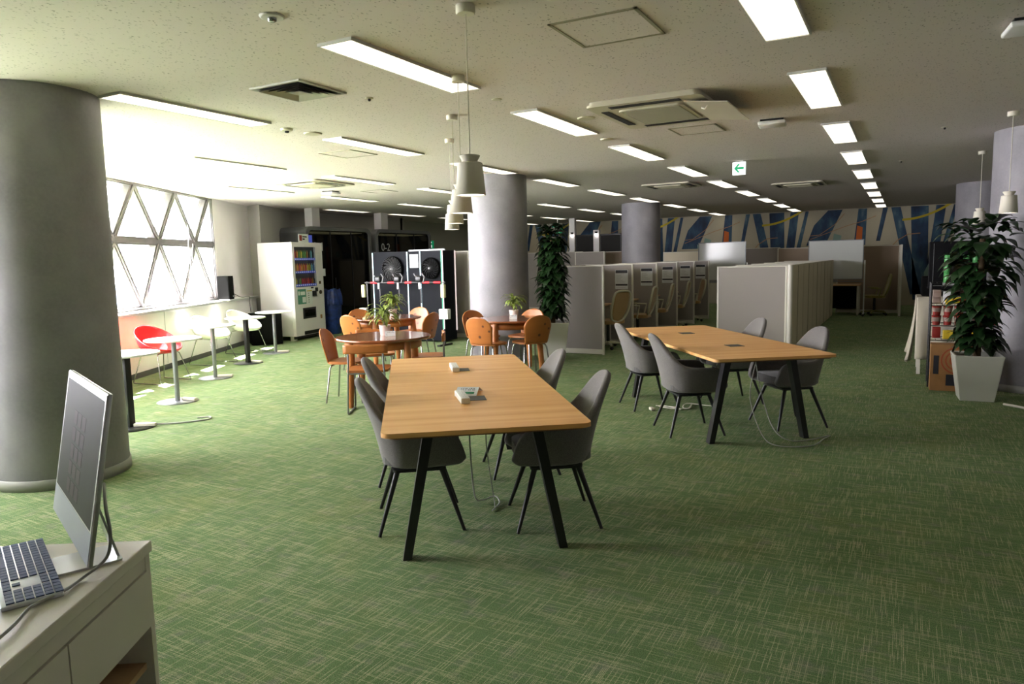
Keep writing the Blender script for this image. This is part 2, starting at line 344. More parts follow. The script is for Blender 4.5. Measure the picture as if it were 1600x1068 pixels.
# grey wall piece behind the vending machine, far left walls, rear and right walls
struct('wall_column', MB().prism([(-11.50, 10.40), (-12.3, 12.0), (-13.2, 12.0), (-12.5, 10.9), (-12.15, 10.55)], 0, CEIL), 'wallg')
struct('wall_far_left', MB().box(-12.55, -12.4, 12.0, 16.3, 0, CEIL).box(-13.2, -12.4, 16.2, 16.35, 0, CEIL).box(-13.35, -13.2, 16.2, 22.9, 0, CEIL), 'wallg')
struct('wall_back', MB().box(-13.35, 5, 22.76, 22.9, 0, CEIL), 'mwhite')
struct('wall_right', MB().box(4.6, 4.75, -4, 22.8, 0, CEIL), 'wallg')
struct('wall_rear', MB().box(-4.2, 4.75, -4.1, -4, 0, CEIL), 'wallg')
struct('trim_1', MB().box(1.75, 1.83, 15.5, 15.6, 0, CEIL).box(1.95, 2.03, 15.5, 15.6, 0, CEIL).box(2.15, 2.23, 15.5, 15.6, 0, CEIL), 'silledge')
# ceiling with recesses for nothing: one slab
struct('ceiling', MB().prism([tuple(wall_pt(-4, -5.5))[:2], (5, -6.16), (5, 23), (-13.4, 23), (-13.4, 11.5), tuple(wall_pt(15.4, -5.5))[:2]], CEIL, CEIL+.15), 'ceil')
struct('exterior_sun_blocker', MB().box(-4, 15.5, -6.02, -5.5, CEIL+.02, CEIL+.16, T=T), 'sun_blocker')  # added unseen slab that blocks sun through the upper half of the window
# round pillars
for i, (x, y) in enumerate(((-5.45, 2.915), (-5.375, 9.39), (-5.44, 16.23), (1.23, 9.36), (1.24, 16.16))):
    p = sempty('pillar_%d' % (i+1), (x, y, 0))
    obj('pillar_shaft', MB().lathe([(.446, 0), (.446, CEIL)], 72, cap=False), 'plaster', p)
    obj('pillar_skirting', MB().lathe([(.447, 0), (.455, .001), (.455, .072), (.447, .076)], 72, cap=False), 'base', p)
# window: diamond lattice of aluminium bars
Wn = sempty('window_1')
def bar(mb, a0, z0, a1, z1, w_=.062, d0=-5.50, d1=-5.365):
    dx, dz = a1-a0, z1-z0; L = math.hypot(dx, dz); nx, nz = -dz/L*w_/2, dx/L*w_/2
    for q, (ww, e0, e1) in enumerate(((1, d0, d1-.02), (.45, d1-.02, d1))):
        v = []
        for y in (e0, e1): v += [(a0+nx*ww, y, z0+nz*ww), (a1+nx*ww, y, z1+nz*ww), (a1-nx*ww, y, z1-nz*ww), (a0-nx*ww, y, z0-nz*ww)]
        mb.add([T @ Vector(p) for p in v], [(0, 1, 2, 3), (7, 6, 5, 4), (0, 4, 5, 1), (1, 5, 6, 2), (2, 6, 7, 3), (3, 7, 4, 0)])
zb, zm, zt = .93, 1.905, 2.715
fr = MB(); bar(fr, 3.5, zb, 13.22, zb, .06); bar(fr, 3.5, zt, 13.22, zt, .05); bar(fr, 13.19, zb, 13.19, zt, .07); bar(fr, 3.53, zb, 3.53, zt, .07)
obj('window_frame', fr, 'alu', Wn)
mu = MB(); bar(mu, 3.5, zm, 13.2, zm, .115)
for k in range(-6, 2):
    a = 11.15+1.28*k
    for s in (-1, 1):
        if 3.5 < min(a, a+s*.64) and a+s*.64 < 13.25:
            bar(mu, a, zm, a+s*.64, zb, .11); bar(mu, a, zm, a+s*.64, zt, .11)
obj('window_lattice', mu, 'alu', Wn)
obj('window_pane', MB().box(3.5, 13.2, -5.425, -5.42, zb, zt, T=T), 'pane', Wn)
cd = MB()
for k, (a, zz) in enumerate(((12.08, (2.2, 1.15)), (12.2, (1.9, 1.2)), (12.42, (1.55, 1.0)))):
    cd.tube([tuple(wall_pt(a+.03*math.sin(i*1.3+k), -5.34, zz[0]+(zz[1]-zz[0])*i/10)) for i in range(11)], .008, 6)
tag(obj('window_string', cd, 'white'), 'white blind cords hanging in front of the diamond lattice window', 'cord')
# outside: street level far below and two pale blue buildings
struct('exterior_ground', MB().box(-150, 150, -150, 150, -20.2, -20), 'asphalt')
tag(obj('office_tower', MB().box(34, 40, -52, -40, -20, 24, T=T), 'ext1'), 'pale blue office tower far outside the lattice window', 'building', 'buildings outside')
tag(obj('low_building', MB().box(46, 60, -40, -28, -20, .2, T=T), 'ext1'), 'low blue building with grid facade outside window bottom', 'building', 'buildings outside')

# ================================================================== mural on the back wall
mb = MB(); Y0 = 22.76
def mp(pts, m, d=.004): # polygon on the wall (x,z)
    n = len(pts); v = [(x, Y0-d, z) for x, z in pts]+[(x, Y0, z) for x, z in pts]
    mb.add(v, [list(range(n)), list(range(n, 2*n))[::-1]]+[(i, n+i, n+(i+1) % n, (i+1) % n) for i in range(n)], m)
def ln(pts, w_, m):
    for (x0, z0), (x1, z1) in zip(pts, pts[1:]):
        L = math.hypot(x1-x0, z1-z0); nx, nz = -(z1-z0)/L*w_/2, (x1-x0)/L*w_/2
        mp([(x0+nx, z0+nz), (x1+nx, z1+nz), (x1-nx, z1-nz), (x0-nx, z0-nz)][::-1], m, .008)
for X in (-12.33, -8.63, -4.93, -1.22):
    strips = [((.0, .22), (-.10, .20), 1.7), ((.62, .74), (.47, .57), 1.8), ((.82, 1.05), (1.36, 1.62), .3), ((1.30, 1.72), (1.42, 1.78), .15),
              ((1.90, 2.13), (1.72, 1.95), .9), ((2.31, 2.40), (1.98, 2.10), 1.2)]
    for (a, b), (c, d), zb_ in strips:
        if X+max(b, d) < 3: mp([(X+a, 2.715), (X+c, zb_), (X+d, zb_), (X+b, 2.715)], 0)
    if X < 0: mp([(X+2.92, 2.715), (X+2.55, 2.3), (X+2.35, 1.72), (X+2.86, 1.72), (X+3.3, 2.715)], 0)
    mp([(X-.02, 2.25), (X-.10, 1.1), (X+.10, 1.1), (X+.12, 2.2)], 2, .006)
    mp([(X-.62, 2.05), (X-.66, 1.8), (X-.45, 1.78), (X-.42, 1.98)], 5, .006)
    mp([(X-.86, 1.86), (X-.84, 1.72), (X-.72, 1.74)], 5, .006)
    ln([(X+1.1+.2*i, 2.36+.012*i*i) for i in range(8)], .06, 3)
    ln([(X-1.25, 1.9), (X-.3, 2.25), (X+.1, 2.36), (X+.45, 2.5)], .014, 4)
    ln([(X+2.45, 2.0), (X+2.7, 2.02), (X+3.1, 2.3), (X+3.35, 2.6)], .014, 4)
    ln([(X+.75, 1.5), (X+1.0, 1.8), (X+1.25, 1.96), (X+1.55, 1.98)], .018, 4)
mp([(.9, 1.4), (.6, 1.25), (.45, .9), (.5, .3), (1.3, .3), (1.3, 1.3)], 5, .006)
tag(obj('wall_mural', mb, ['mblue', 'wallg', 'morange', 'myellow', 'mline', 'mteal']), 'cream wall mural with slanted blue bands and orange lines', 'mural')

# ================================================================== ceiling fittings
lp = thing('ceiling_light', 'x', 'ceiling light', (0, 0, CEIL))
obj('light_trim', MB().box(-.125, .125, -.685, .685, -.010, 0).box(-.125, -.116, -.685, .685, -.018, -.010).box(.116, .125, -.685, .685, -.018, -.010)
    .box(-.116, .116, -.685, -.676, -.018, -.010).box(-.116, .116, .676, .685, -.018, -.010), 'trim', lp)
obj('diffuser', MB().box(-.114, .114, -.669, .669, -.014, -.0105), 'panel', lp)
rows = [('rightmost ceiling row', -.7456+.114, -.04, 0, 9), ('second ceiling row from the right', -2.933+.114, 0, 0, 9), ('third ceiling row from the right', -5.088+.114, .06, 0, 9),
        ('fourth ceiling row from the right', -7.25+.114, .06, 1, 9), ('fifth ceiling row from the right', -9.41+.114, .06, 2, 9), ('leftmost ceiling row above the booths', -11.5+.114, .06, 4, 9)]
ordn = ['nearest', 'second nearest', 'third nearest', 'fourth', 'fifth', 'sixth', 'seventh', 'eighth', 'ninth']
first = True
for nm, x, dy, i0, i1 in rows:
    for i in range(i0, i1):
        y = 3.165+2.2545*i+.67+dy
        lab = 'lit strip light, %s in the %s' % (ordn[i-i0] if i < i1-1 else 'farthest', nm)
        if first: lp.location = (x, y, CEIL); lp['label'] = lab; lp['group'] = 'recessed strip lights'; first = False
        else: dup(lp, (x, y, CEIL), 0, lab, 'recessed strip lights')
# pendant lamps
def pendant_proto():
    t = thing('pendant_lamp', 'x', 'pendant lamp', (0, 0, CEIL), 0, 'white pendant lamps')
    obj('canopy', MB().lathe([(.045, 0), (.047, -.004), (.047, -.036), (.042, -.042)][::-1], 24), 'cable', t)
    obj('wire', MB().cone((0, 0, -.04), (0, 0, -.712), .0035, n=6), 'cable', t)
    obj('lamp_cap', MB().lathe([(.036, -.748), (.040, -.736), (.050, -.719), (.052, -.714), (.047, -.711)], 28), 'shade', t)
    sh = obj('lamp_shade', MB().lathe([(.072, -.907), (.0755, -.907), (.0625, -.757), (.061, -.750), (.056, -.7475), (.03, -.7470), (.03, -.750), (.055, -.751), (.059, -.757), (.072, -.904)], 32, cap=False), 'shade', t)
    obj('diffuser', MB().lathe([(.070, -.902), (.070, -.898)], 28), 'spot', t)
    return t
pp = pendant_proto(); used = False
for (x, y), lab in (((-1.914, 3.083), 'nearest white pendant lamp, hanging above the front oak table'), ((-2.667, 4.172), 'second white pendant lamp in the row over the front table'),
                    ((-3.42, 5.24), 'third white pendant lamp in the row over the front table'), ((-4.093, 6.211), 'farthest white pendant lamp in the row, nearest the round pillar'),
                    ((.813, 8.04), 'white pendant lamp above the potted plant at right'), ((.809, 10.99), 'white pendant lamp above the snack rack, farther one at right')):
    if not used: pp.location = (x, y, CEIL); pp['label'] = lab; used = True
    else: dup(pp, (x, y, CEIL), 0, lab)
# cassette air conditioners
def aircon(label, x, y, sx, sy, flap=True, hh=.026):
    t = thing('air_conditioner', label, 'air conditioner', (x, y, CEIL), 0, 'cassette air conditioners')
    h = hh; a, b = sx/2, sy/2
    m = MB(); m.prism(rrect(sx, sy, .06), -h, -h+.018); m.prism(rrect(sx-.03, sy-.03, .06), -h+.018, -.001)
    obj('housing', m, 'ac', t, mods=[BEV(.006)])
    obj('intake_grille', MB().prism(rrect(sx*.58, sy*.60, .05), -h-.014, -h), 'ac', t)
    g = MB()
    for k in range(22): yy = -sy*.26+sy*.52*k/21; g.box(-sx*.25, sx*.25, yy-.004, yy+.004, -h-.019, -h-.0145)
    g.box(-sx*.26, sx*.26, -sy*.27, sy*.27, -h-.0148, -h-.0142)
    obj('grille_slats', g, 'acg', t)
    s = MB(); s.box(-a*.62, a*.62, -b*.88, -b*.74, -h-.004, -h-.0005); s.box(a*.74, a*.88, -b*.6, b*.6, -h-.004, -h-.0005)
    s.box(-a*.62, a*.62, b*.74, b*.88, -h-.004, -h-.0005); s.box(-a*.88, -a*.74, -b*.6, b*.6, -h-.004, -h-.0005)
    obj('air_slot', s, 'dark', t)
    if flap: 
        obj('hanging_panel', MB().box(-.03, .30, -b*.75, b*.75, -.008, 0, T=TR(a*.72, 0, -h-.012, 0, 0, .12)), 'ac', t)
        obj('tie_cord', MB().tube([(a*.95, -b*.5, 0), (a*1.0, -b*.5, -.06), (a*.92, -b*.45, -.10), (a*.85, -b*.4, -.085)], .006, 6), 'cable', t)
aircon('large beige ceiling air conditioner with a hanging side panel', -1.83, 6.0, .92, 1.12, True, .045)
aircon('ceiling air conditioner in the bright area near the window', -7.95, 8.3, .88, .88, False)
aircon('small ceiling air conditioner far back beyond the arrow sign', -3.6, 12.4, .85, .85, False)
aircon('far ceiling air conditioner before the mural wall', -1.7, 13.8, .85, .85, False)
# hatches, diffuser, sensors, speakers
def hatch(label, x, y, w_, d):
    t = thing('access_hatch', label, 'hatch', (x, y, CEIL), 0, 'ceiling access hatches')
    a, b, e = w_/2, d/2, .018
    obj('hatch_frame', MB().box(-a, a, -b, -b+e, -.006, 0).box(-a, a, b-e, b, -.006, 0).box(-a, -a+e, -b, b, -.006, 0).box(a-e, a, -b, b, -.006, 0), 'acg', t)
    obj('hatch_board', MB().box(-a+e, a-e, -b+e, b-e, -.003, 0), 'ceil', t)
hatch('square ceiling hatch with dark frame nearest the camera', -1.457, 3.80, .49, .49)
hatch('square ceiling hatch beside the large air conditioner', -1.84, 7.21, .46, .45)
hatch('thin framed ceiling hatch beside the bright strip light', -5.55, 6.35, .46, .46)
hatch('faint ceiling hatch near the window air conditioner', -8.0, 9.9, .46, .46)
t = thing('square_air_diffuser', 'square metal ceiling air diffuser with stepped rings', 'air vent', (-3.82, 3.88, CEIL))
def ring(mb, a, z0, b, z1, m=0, th=.004):
    v = [(-a, -a, z0), (a, -a, z0), (a, a, z0), (-a, a, z0), (-b, -b, z1), (b, -b, z1), (b, b, z1), (-b, b, z1)]
    v += [(x, y, z+th) for x, y, z in v]
    fs = []
    for i in range(4): j = (i+1) % 4; fs += [(i, i+4, j+4, j), (8+i, 8+j, 12+j, 12+i)]
    mb.add(v, fs, m)
fm = MB(); ring(fm, .235, -.012, .205, -.010); ring(fm, .235, -.012, .236, 0)
obj('diffuser_frame', fm, 'vent', t)
obj('diffuser_cavity', MB().box(-.2, .2, -.2, .2, -.003, -.001), 'dark', t)
fm = MB()
for a in (.19, .15, .11, .07): ring(fm, a, -.022, a-.03, -.006)
ring(fm, .05, -.022, .001, -.018)
obj('diffuser_cone', fm, 'vent', t)
def disc(name, label, cat, x, y, r, h=.012, kind=0, m='ac'):
    t = thing(name, label, cat, (x, y, CEIL))
    obj('plate', MB().lathe([(r*.86, -h), (r*.95, -h*.8), (r, -h*.3), (r, 0)], 28), m, t)
    if kind: obj('sensor_head', MB().lathe([(r*.22, -h-.018), (r*.34, -h-.014), (r*.36, -h)], 16), 'dark' if kind == 2 else 'chrome', t)
disc('downlight', 'round recessed ceiling downlight at top left of the hatches', 'downlight', -2.804, 2.694, .062, .01, 1, 'trim')
disc('smoke_detector', 'small round smoke detector beside the flat ceiling speaker', 'smoke detector', -4.972, 4.874, .055, .02, 2)
disc('ceiling_speaker', 'flat beige round ceiling speaker beside the smoke detector', 'speaker', -4.945, 5.177, .085)
disc('sprinkler', 'small sprinkler head between two strip lights', 'sprinkler', -3.57, 4.348, .03, .006, 2)
disc('ceiling_cover', 'tiny round ceiling cover right of the near pendants', 'cover', -2.804, 4.932, .04, .006)
disc('ceiling_speaker', 'flat grey round ceiling speaker beside the large air conditioner', 'speaker', -2.516, 6.019, .08)
disc('ceiling_speaker', 'small flat round ceiling disc beyond the large air conditioner', 'speaker', -2.778, 7.191, .065)
disc('sprinkler', 'sprinkler head at right end of the ceiling above the rack', 'sprinkler', .3, 8.6, .03, .006, 2)
disc('sprinkler', 'sprinkler head before the far right pillar', 'sprinkler', -.1, 11.4, .03, .006, 2)
for lab, x, y, r in (('white box shaped wireless router on ceiling before the arrow sign', -1.13, 7.15, 0), ('white ceiling router box at top right corner', .56, 4.95, 0), ('white ceiling router box near the window air conditioner', -8.6, 9.35, 0)):
    t = thing('wireless_router', lab, 'router', (x, y, CEIL), .1)
    obj('router_body', MB().rbox(-.12, .12, -.12, .12, -.05, -.018, .012), 'white', t)
    obj('router_bracket', MB().box(-.10, .10, -.10, .10, -.018, 0), 'dark', t)
# arrow sign
t = thing('exit_sign', 'lit white sign with green left arrow under the ceiling', 'sign', (-1.97, 9.9, CEIL-.012))
obj('sign_body', MB().rbox(-.088, .088, .0, .03, -.175, 0, .004), 'white', t)
obj('sign_face', MB().box(-.083, .083, -.002, 0, -.17, -.005), 'exitw', t)
ar = MB(); A = frame3((0, 0, 0), (1, 0, 0), (0, 0, 1), (0, -1, 0))
ar.prism([(-.066, -.085), (-.014, -.028), (.012, -.028), (-.022, -.070), (.060, -.070), (.060, -.100), (-.022, -.100), (.012, -.142), (-.014, -.142)], .002, .004, T=A)
for k, x in enumerate((.030, .044)): ar.box(x, x+.003, -.0035, -.002, -.152, -.134); ar.box(x+.005, x+.010, -.0035, -.002, -.146, -.141)
obj('arrow', ar, 'exitg', t)
obj('sign_mount', MB().box(-.05, .05, .004, .026, 0, .0115), 'silledge', t)
def exitbox(lab, x, y, z, w_, rz=0):
    t = thing('exit_sign', lab, 'sign', (x, y, z), rz)
    obj('sign_body', MB().box(-w_/2, w_/2, 0, .03, -w_/2, w_/2), 'exitg', t)
    m = MB(); m.sphere((.02*w_/.2, -.004, w_*.28), w_*.08, 6); m.box(-w_*.12, w_*.1, -.004, -.001, -.1*w_, w_*.2)
    m.box(-w_*.2, -w_*.1, -.004, -.001, -w_*.3, 0); m.box(w_*.05, w_*.2, -.004, -.001, -w_*.38, -.05*w_)
    obj('running_figure', m, 'exitw', t)
    if rz == 0: obj('sign_stem', MB().box(-.01, .01, .01, .02, w_/2, CEIL-z), 'silledge', t)
exitbox('small lit green exit sign with running figure above the pillar plant', -9.35, 20.0, 2.42, .30)
exitbox('green exit sign on the far wall beside the booths', -12.6, 17.9, 2.02, .24, 1.1)

# ================================================================== oak tables
def oak_table(loc, rz, label):
    t = thing('meeting_table', label, 'table', loc, rz, 'long oak meeting tables'); L, Wd = 2.60, 1.0
    m = MB(); m.prism(rrect(Wd, L, .05, 8), .700, .722, 0); m.prism(rrect(Wd-.05, L-.05, .05, 8), .688, .700, 1)
    obj('tabletop', m, ['oak', 'oakedge'], t, mods=[BEV(.004)])
    b = MB()
    for y in (-1.0, 1.0): b.box(-.36, .36, y-.035, y+.035, .655, .688)
    for x in (-.30, .30): b.box(x-.02, x+.02, -1.0, 1.0, .650, .688)
    obj('under_frame', b, 'black', t)
    for sx in (-1, 1):
        for y in (-1.0, 1.0):
            x1, x0 = sx*.27, sx*.405
            l = MB(); wv = .022; dv = .035
            v = [(x0-wv, y-dv, 0), (x0+wv, y-dv, 0), (x0+wv, y+dv, 0), (x0-wv, y+dv, 0), (x1-wv*1.2, y-dv, .686), (x1+wv*1.2, y-dv, .686), (x1+wv*1.2, y+dv, .686), (x1-wv*1.2, y+dv, .686)]
            l.add(v, [(3, 2, 1, 0), (4, 5, 6, 7), (0, 1, 5, 4), (1, 2, 6, 5), (2, 3, 7, 6), (3, 0, 4, 7)])
            obj('leg', l, 'black', t)
    for y in (-.55, .55): obj('cable_flap', MB().box(-.065, .065, y-.065, y+.065, .7221, .7245), 'flap', t)
    return t
R1, R2 = math.radians(37.0), math.radians(36.5)
T1 = oak_table((-2.46, 3.84, 0), R1, 'long oak meeting table nearest the camera under the pendants')
T2 = dup(T1, (-1.6, 6.73, 0), R2, 'long oak meeting table farther right, before the cream cubicle')
m1 = TR(-2.46, 3.84, 0, R1); m2 = TR(-1.6, 6.73, 0, R2)
def on1(x, y, z=.7255): p = m1 @ Vector((x, y, z)); return (p.x, p.y, p.z)
def on2(x, y, z=.7255): p = m2 @ Vector((x, y, z)); return (p.x, p.y, p.z)
# power strips and card on table 1
for (x, y, a, lab) in ((-.07, -.58, .05, 'white power strip beside the card on front oak table'), (-.04, .57, .0, 'white power strip at the far end of front oak table')):
    t = thing('power_strip', lab, 'power strip', on1(x, y, .7246), R1+a+.02, 'power strips on the oak table')
    obj('strip_body', MB().rbox(-.026, .026, -.13, .13, 0, .034, .006), 'white', t)
    k = MB()
    for i in range(4): k.box(-.009, -.006, -.10+.06*i, -.09+.06*i, .0335, .0345); k.box(.006, .009, -.10+.06*i, -.09+.06*i, .0335, .0345)
    obj('socket_slots', k, 'inkl', t)
def card(lab, p, rz, w_=.12, h=.075, tilt=-.5, green=True):
    t = thing('table_card', lab, 'card', p, rz)
    A = TR(0, 0, 0, 0, tilt)
    obj('card_face', MB().box(-w_/2, w_/2, 0, .002, 0, h, T=A), 'paper', t)
    obj('card_back', MB().box(-w_/2, w_/2, -.001, .001, 0, h, T=TR(0, 2*h*math.sin(-tilt), 0, 0, -tilt)), 'paper', t)
    k = MB(); rr = random.Random(3)
    for r in range(2):
        x = -w_*.3
        while x < w_*.36: q = rr.uniform(.003, .008); k.box(x, x+q, -.0008, 0, h*(.80-.16*r), h*(.86-.16*r), T=A); x += q+rr.uniform(.003, .012)
    for r in range(3): k.box(-w_*.4, -w_*.36+.01*rr.random(), -.0008, 0, h*(.44-.13*r), h*(.48-.13*r), T=A)
    obj('printed_text', k, 'ink', t)
    if green: obj('green_label', MB().box(-w_*.08, w_*.36, -.0009, 0, h*.24, h*.46, T=A), 'inkg', t)
    return t
card('white folded card with green label on front oak table', on1(-.045, -.47, .7235), R1-.3, .13, .10, -1.2)
# dangling cords
def cord(lab, pts, r=.0045, m='cord', nm='power_cable'):
    P = [Vector(p) for p in pts]; out = []
    for i in range(len(P)-1):
        a, b, c, d = P[max(i-1, 0)], P[i], P[i+1], P[min(i+2, len(P)-1)]
        for k in range(6):
            u = k/6; out.append(.5*((2*b)+(c-a)*u+(2*a-5*b+4*c-d)*u*u+(3*b-a-3*c+d)*u**3))
    out.append(P[-1]); return tag(obj(nm, MB().tube(out, r, 6), m), lab, 'cord')
cord('pale cords hanging below the front oak table to a floor socket', [on1(-.02, -.42, .67), on1(-.02, -.40, .4), on1(.0, -.38, .1), on1(.06, -.25, .02), on1(.14, -.22, .03), on1(.16, -.30, .012), on1(.10, -.42, .008)])
cord('thin white cord hanging beside the pale one under front oak table', [on1(.08, -.40, .67), on1(.08, -.38, .4), on1(.11, -.33, .15), on1(.13, -.28, .02), on1(.12, -.40, .008)], .003)
cord('two long grey cords looping from second oak table to the floor', [on2(.0, -.95, .64), on2(-.06, -.98, .35), on2(-.02, -1.1, .08), on2(.05, -1.22, .008), on2(.3, -1.28, .008), on2(.52, -1.10, .008), on2(.62, -1.02, .006)])
cord('inner grey cord from second oak table socket down to floor', [on2(.02, -.90, .64), on2(.06, -.95, .35), on2(.12, -1.02, .1), on2(.22, -1.1, .01), on2(.42, -1.10, .008), on2(.60, -1.03, .014)])
rr = random.Random(5)
cord('coiled pale cords on the floor under second oak table', [on2(-.35+.5*math.sin(i*1.1)*.25+.07*i*.5, .35+.12*math.cos(i*1.7), .008+.006*(i % 2)) for i in range(14)], .005, 'cable')
tag(obj('cord_plug', MB().rbox(-.02, .02, -.035, .035, 0, .03, .008), 'cable', None, on2(-.45, .3, .001), .7), 'white plug lying at the end of the coiled cords', 'plug')

# ================================================================== grey shell armchairs
def armchair():
    t = thing('armchair', 'x', 'armchair')
    # local: faces +Y. shell rim runs from the left arm round the back to the right arm
    def plan(a, k=1.0):   # a in -1..1
        s = 1 if a >= 0 else -1; a = abs(a)
        if a < .62:
            th = a/.62*PI/2; x = .275*math.sin(th)**.85; y = -.06-.20*math.cos(th)**.9
        else:
            q = (a-.62)/.38; x = .275-.035*q*q; y = -.06+.30*q
        return s*x*k, y*k
    def rim(a):
        a = abs(a); z = .60+.25*math.exp(-(a/.355)**2.7)-.02*a
        return z if a < .84 else .42+(z-.42)*math.sqrt(max(0, 1-((a-.84)/.16)**2.4))
    def shell(u, v):
        a = 2*u-1; zr = rim(a)
        if v < .28:
            q = v/.28; x, y = plan(a, .20+.68*q); return (x, y+.02, .352+.02*q*q)
        q = (v-.28)/.72; k = .88+.12*math.sin(q*PI/2)**.8
        x, y = plan(a, k); back = math.exp(-(a/.42)**2)
        nar = 1-.06*max(0, q-.45)/.55*math.exp(-(abs(a)/.5)**3)
        return (x*(nar if abs(a) < .6 else 1), y+.02-.115*back*q*q, .372+(zr-.372)*(q**1.05))
    obj('shell', MB().grid(shell, 49, 15), 'greyf', t, mods=[('SOLIDIFY', dict(thickness=.042, offset=-1)), ('SUBSURF', dict(levels=1, render_levels=1))])
    c = MB(); c.prism(rrect(.44, .43, .12, 6, 0, .01), .385, .455)
    obj('seat_cushion', c, 'greyc', t, mods=[BEV(.02, 3)])
    obj('leg_plate', MB().prism(rrect(.34, .30, .03), .335, .350).box(-.02, .02, -.13, .13, .325, .34), 'black', t)
    for sx in (-1, 1):
        for sy in (-1, 1):
            obj('leg', MB().cone((sx*.15, sy*.125, .338), (sx*.235, sy*.235, .0), .0165, .0095, 12), 'black', t)
    return t
ach = armchair(); used = False
def place(proto, spots, grp):
    for k, (x, y, rz, lab) in enumerate(spots):
        if k == 0: proto.location = (x, y, 0); proto.rotation_euler.z = rz; proto['label'] = lab; proto['group'] = grp
        else: dup(proto, (x, y, 0), rz, lab, grp)
L, Rr = -PI/2, PI/2     # left side chairs face +short, right side chairs face -short
def sl(rz, s, l): return (math.cos(rz)*s-math.sin(rz)*l, math.sin(rz)*s+math.cos(rz)*l)
sp = []
for s, l, side, da, lab in ((.02, 4.10, L, .02, 'grey armchair at near left side of the front oak table'), (.0, 4.97, L, -.05, 'grey armchair at far left side of the front oak table'),
                            (.79, 3.98, Rr, -.04, 'grey armchair at near right side of the front oak table'), (.755, 4.99, Rr, .05, 'grey armchair at far right side of the front oak table')):
    x, y = sl(R1, s, l); sp.append((x, y, R1+side+da, lab))
for s, l, side, da, lab in ((2.30, 5.80, L, -.04, 'grey armchair at near left side of the second oak table'), (2.31, 6.875, L, .02, 'grey armchair at far left side of the second oak table'),
                            (3.235, 5.84, Rr, .06, 'grey armchair at near right side of the second oak table'), (3.2, 6.9, Rr, .0, 'grey armchair at far right side of the second oak table')):
    x, y = sl(R2, s, l); sp.append((x, y, R2+side+da, lab))
place(ach, sp, 'grey armchairs at the oak tables')

# ================================================================== round wooden tables and chairs
def round_table(loc, lab, legrot, r=.51):
    t = thing('round_table', lab, 'table', (*loc, 0), 0, 'round wooden tables')
    obj('tabletop', MB().lathe([(r-.03, .688), (r-.008, .692), (r, .702), (r, .712), (r-.006, .72)], 72), 'walnut', t)
    obj('apron', MB().lathe([(r-.105, .60), (r-.10, .60), (r-.10, .688), (r-.105, .688)], 48, cap=False), 'pineleg', t)
    for k in range(4):
        a = legrot+k*PI/2; c_, s_ = math.cos(a), math.sin(a); q = r-.10
        obj('leg', MB().tube([(c_*(q+.035), s_*(q+.035), 0), (c_*(q+.03), s_*(q+.03), .2), (c_*(q+.01), s_*(q+.01), .45), (c_*(q), s_*q, .687)], [.028, .037, .042, .036], 16), 'pineleg', t)
    return t
TA, TB, TC = (-4.93, 6.06), (-6.62, 8.22), (-4.63, 8.42)
round_table(TA, 'glossy brown round table nearest the front oak table', math.atan2(5.62-6.06, -5.05+4.93)); round_table(TB, 'round wooden table in front of the black lockers', .3); round_table(TC, 'round wooden table beside the round pillar', math.atan2(.03, .1)-.35)
def shell_chair():
    t = thing('wooden_chair', 'x', 'chair')
    pts = []
    for k in range(40):
        a = 2*PI*k/40; c_, s_ = math.cos(a), math.sin(a)
        pts.append((.205*math.copysign(abs(c_)**.6, c_), .20*math.copysign(abs(s_)**.6, s_)))
    obj('seat', MB().prism(pts, .425, .45), 'pine', t, mods=[BEV(.006)])
    def outline(v):   # half width of the back plate at height fraction v
        return .165+.035*min(1, v/.6) if v < .55 else .20*math.sqrt(max(0.0, 1-((v-.55)/.45)**2.2))
    def back(u, v):
        x = (2*u-1)*outline(v*.997); z = .44+.36*v
        return (x, -.195-.09*v+.9*x*x, z)
    obj('backrest', MB().grid(back, 15, 18), 'pine', t, mods=[('SOLIDIFY', dict(thickness=.014, offset=0))])
    for sx in (-1, 1):
        for sy in (-1, 1):
            obj('leg', MB().tube([(sx*.12, sy*.11, .418), (sx*.15, sy*.14, .405), (sx*.165, sy*.155, .37), (sx*.20, sy*.20, 0)], .0095, 8), 'chrome', t)
    return t
wc = shell_chair()
def facing(bx, by, tgt, off=.25):   # chair whose backrest is at (bx,by), facing tgt
    dx, dy = tgt[0]-bx, tgt[1]-by; Ld = math.hypot(dx, dy); return (bx+dx/Ld*off, by+dy/Ld*off, math.atan2(dy, dx)-PI/2)
sp = []
for bx, by, tg, off, da, lab in ((-5.60, 5.93, TA, .24, .22, 'knotty wooden chair at left of the nearest round table'), (-6.78, 7.62, TB, .2, .15, 'knotty wooden chair left of the lockers table, nearer one'),
                        (-7.45, 8.6, TB, .24, 0, 'knotty wooden chair behind the lockers table at its left'), (-6.72, 9.15, TB, .25, -.1, 'knotty wooden chair behind the lockers table at its right'),
                        (-5.83, 8.25, TB, .24, 0, 'knotty wooden chair at the right edge of the lockers table'), (-4.72, 7.66, TC, .24, .05, 'knotty wooden chair showing its back before the pillar table'),
                        (-5.42, 8.7, TC, .22, 0, 'knotty wooden chair behind the pillar table at its left'), (-4.72, 9.12, TC, .24, -.2, 'knotty wooden chair behind the pillar table at its right'),
                        (-4.06, 8.12, TC, .24, -.1, 'knotty wooden chair at the right edge of the pillar table')):
    x, y, rz = facing(bx, by, tg, off); sp.append((x, y, rz+da, lab))
place(wc, sp, 'knotty wooden chairs with chrome legs')
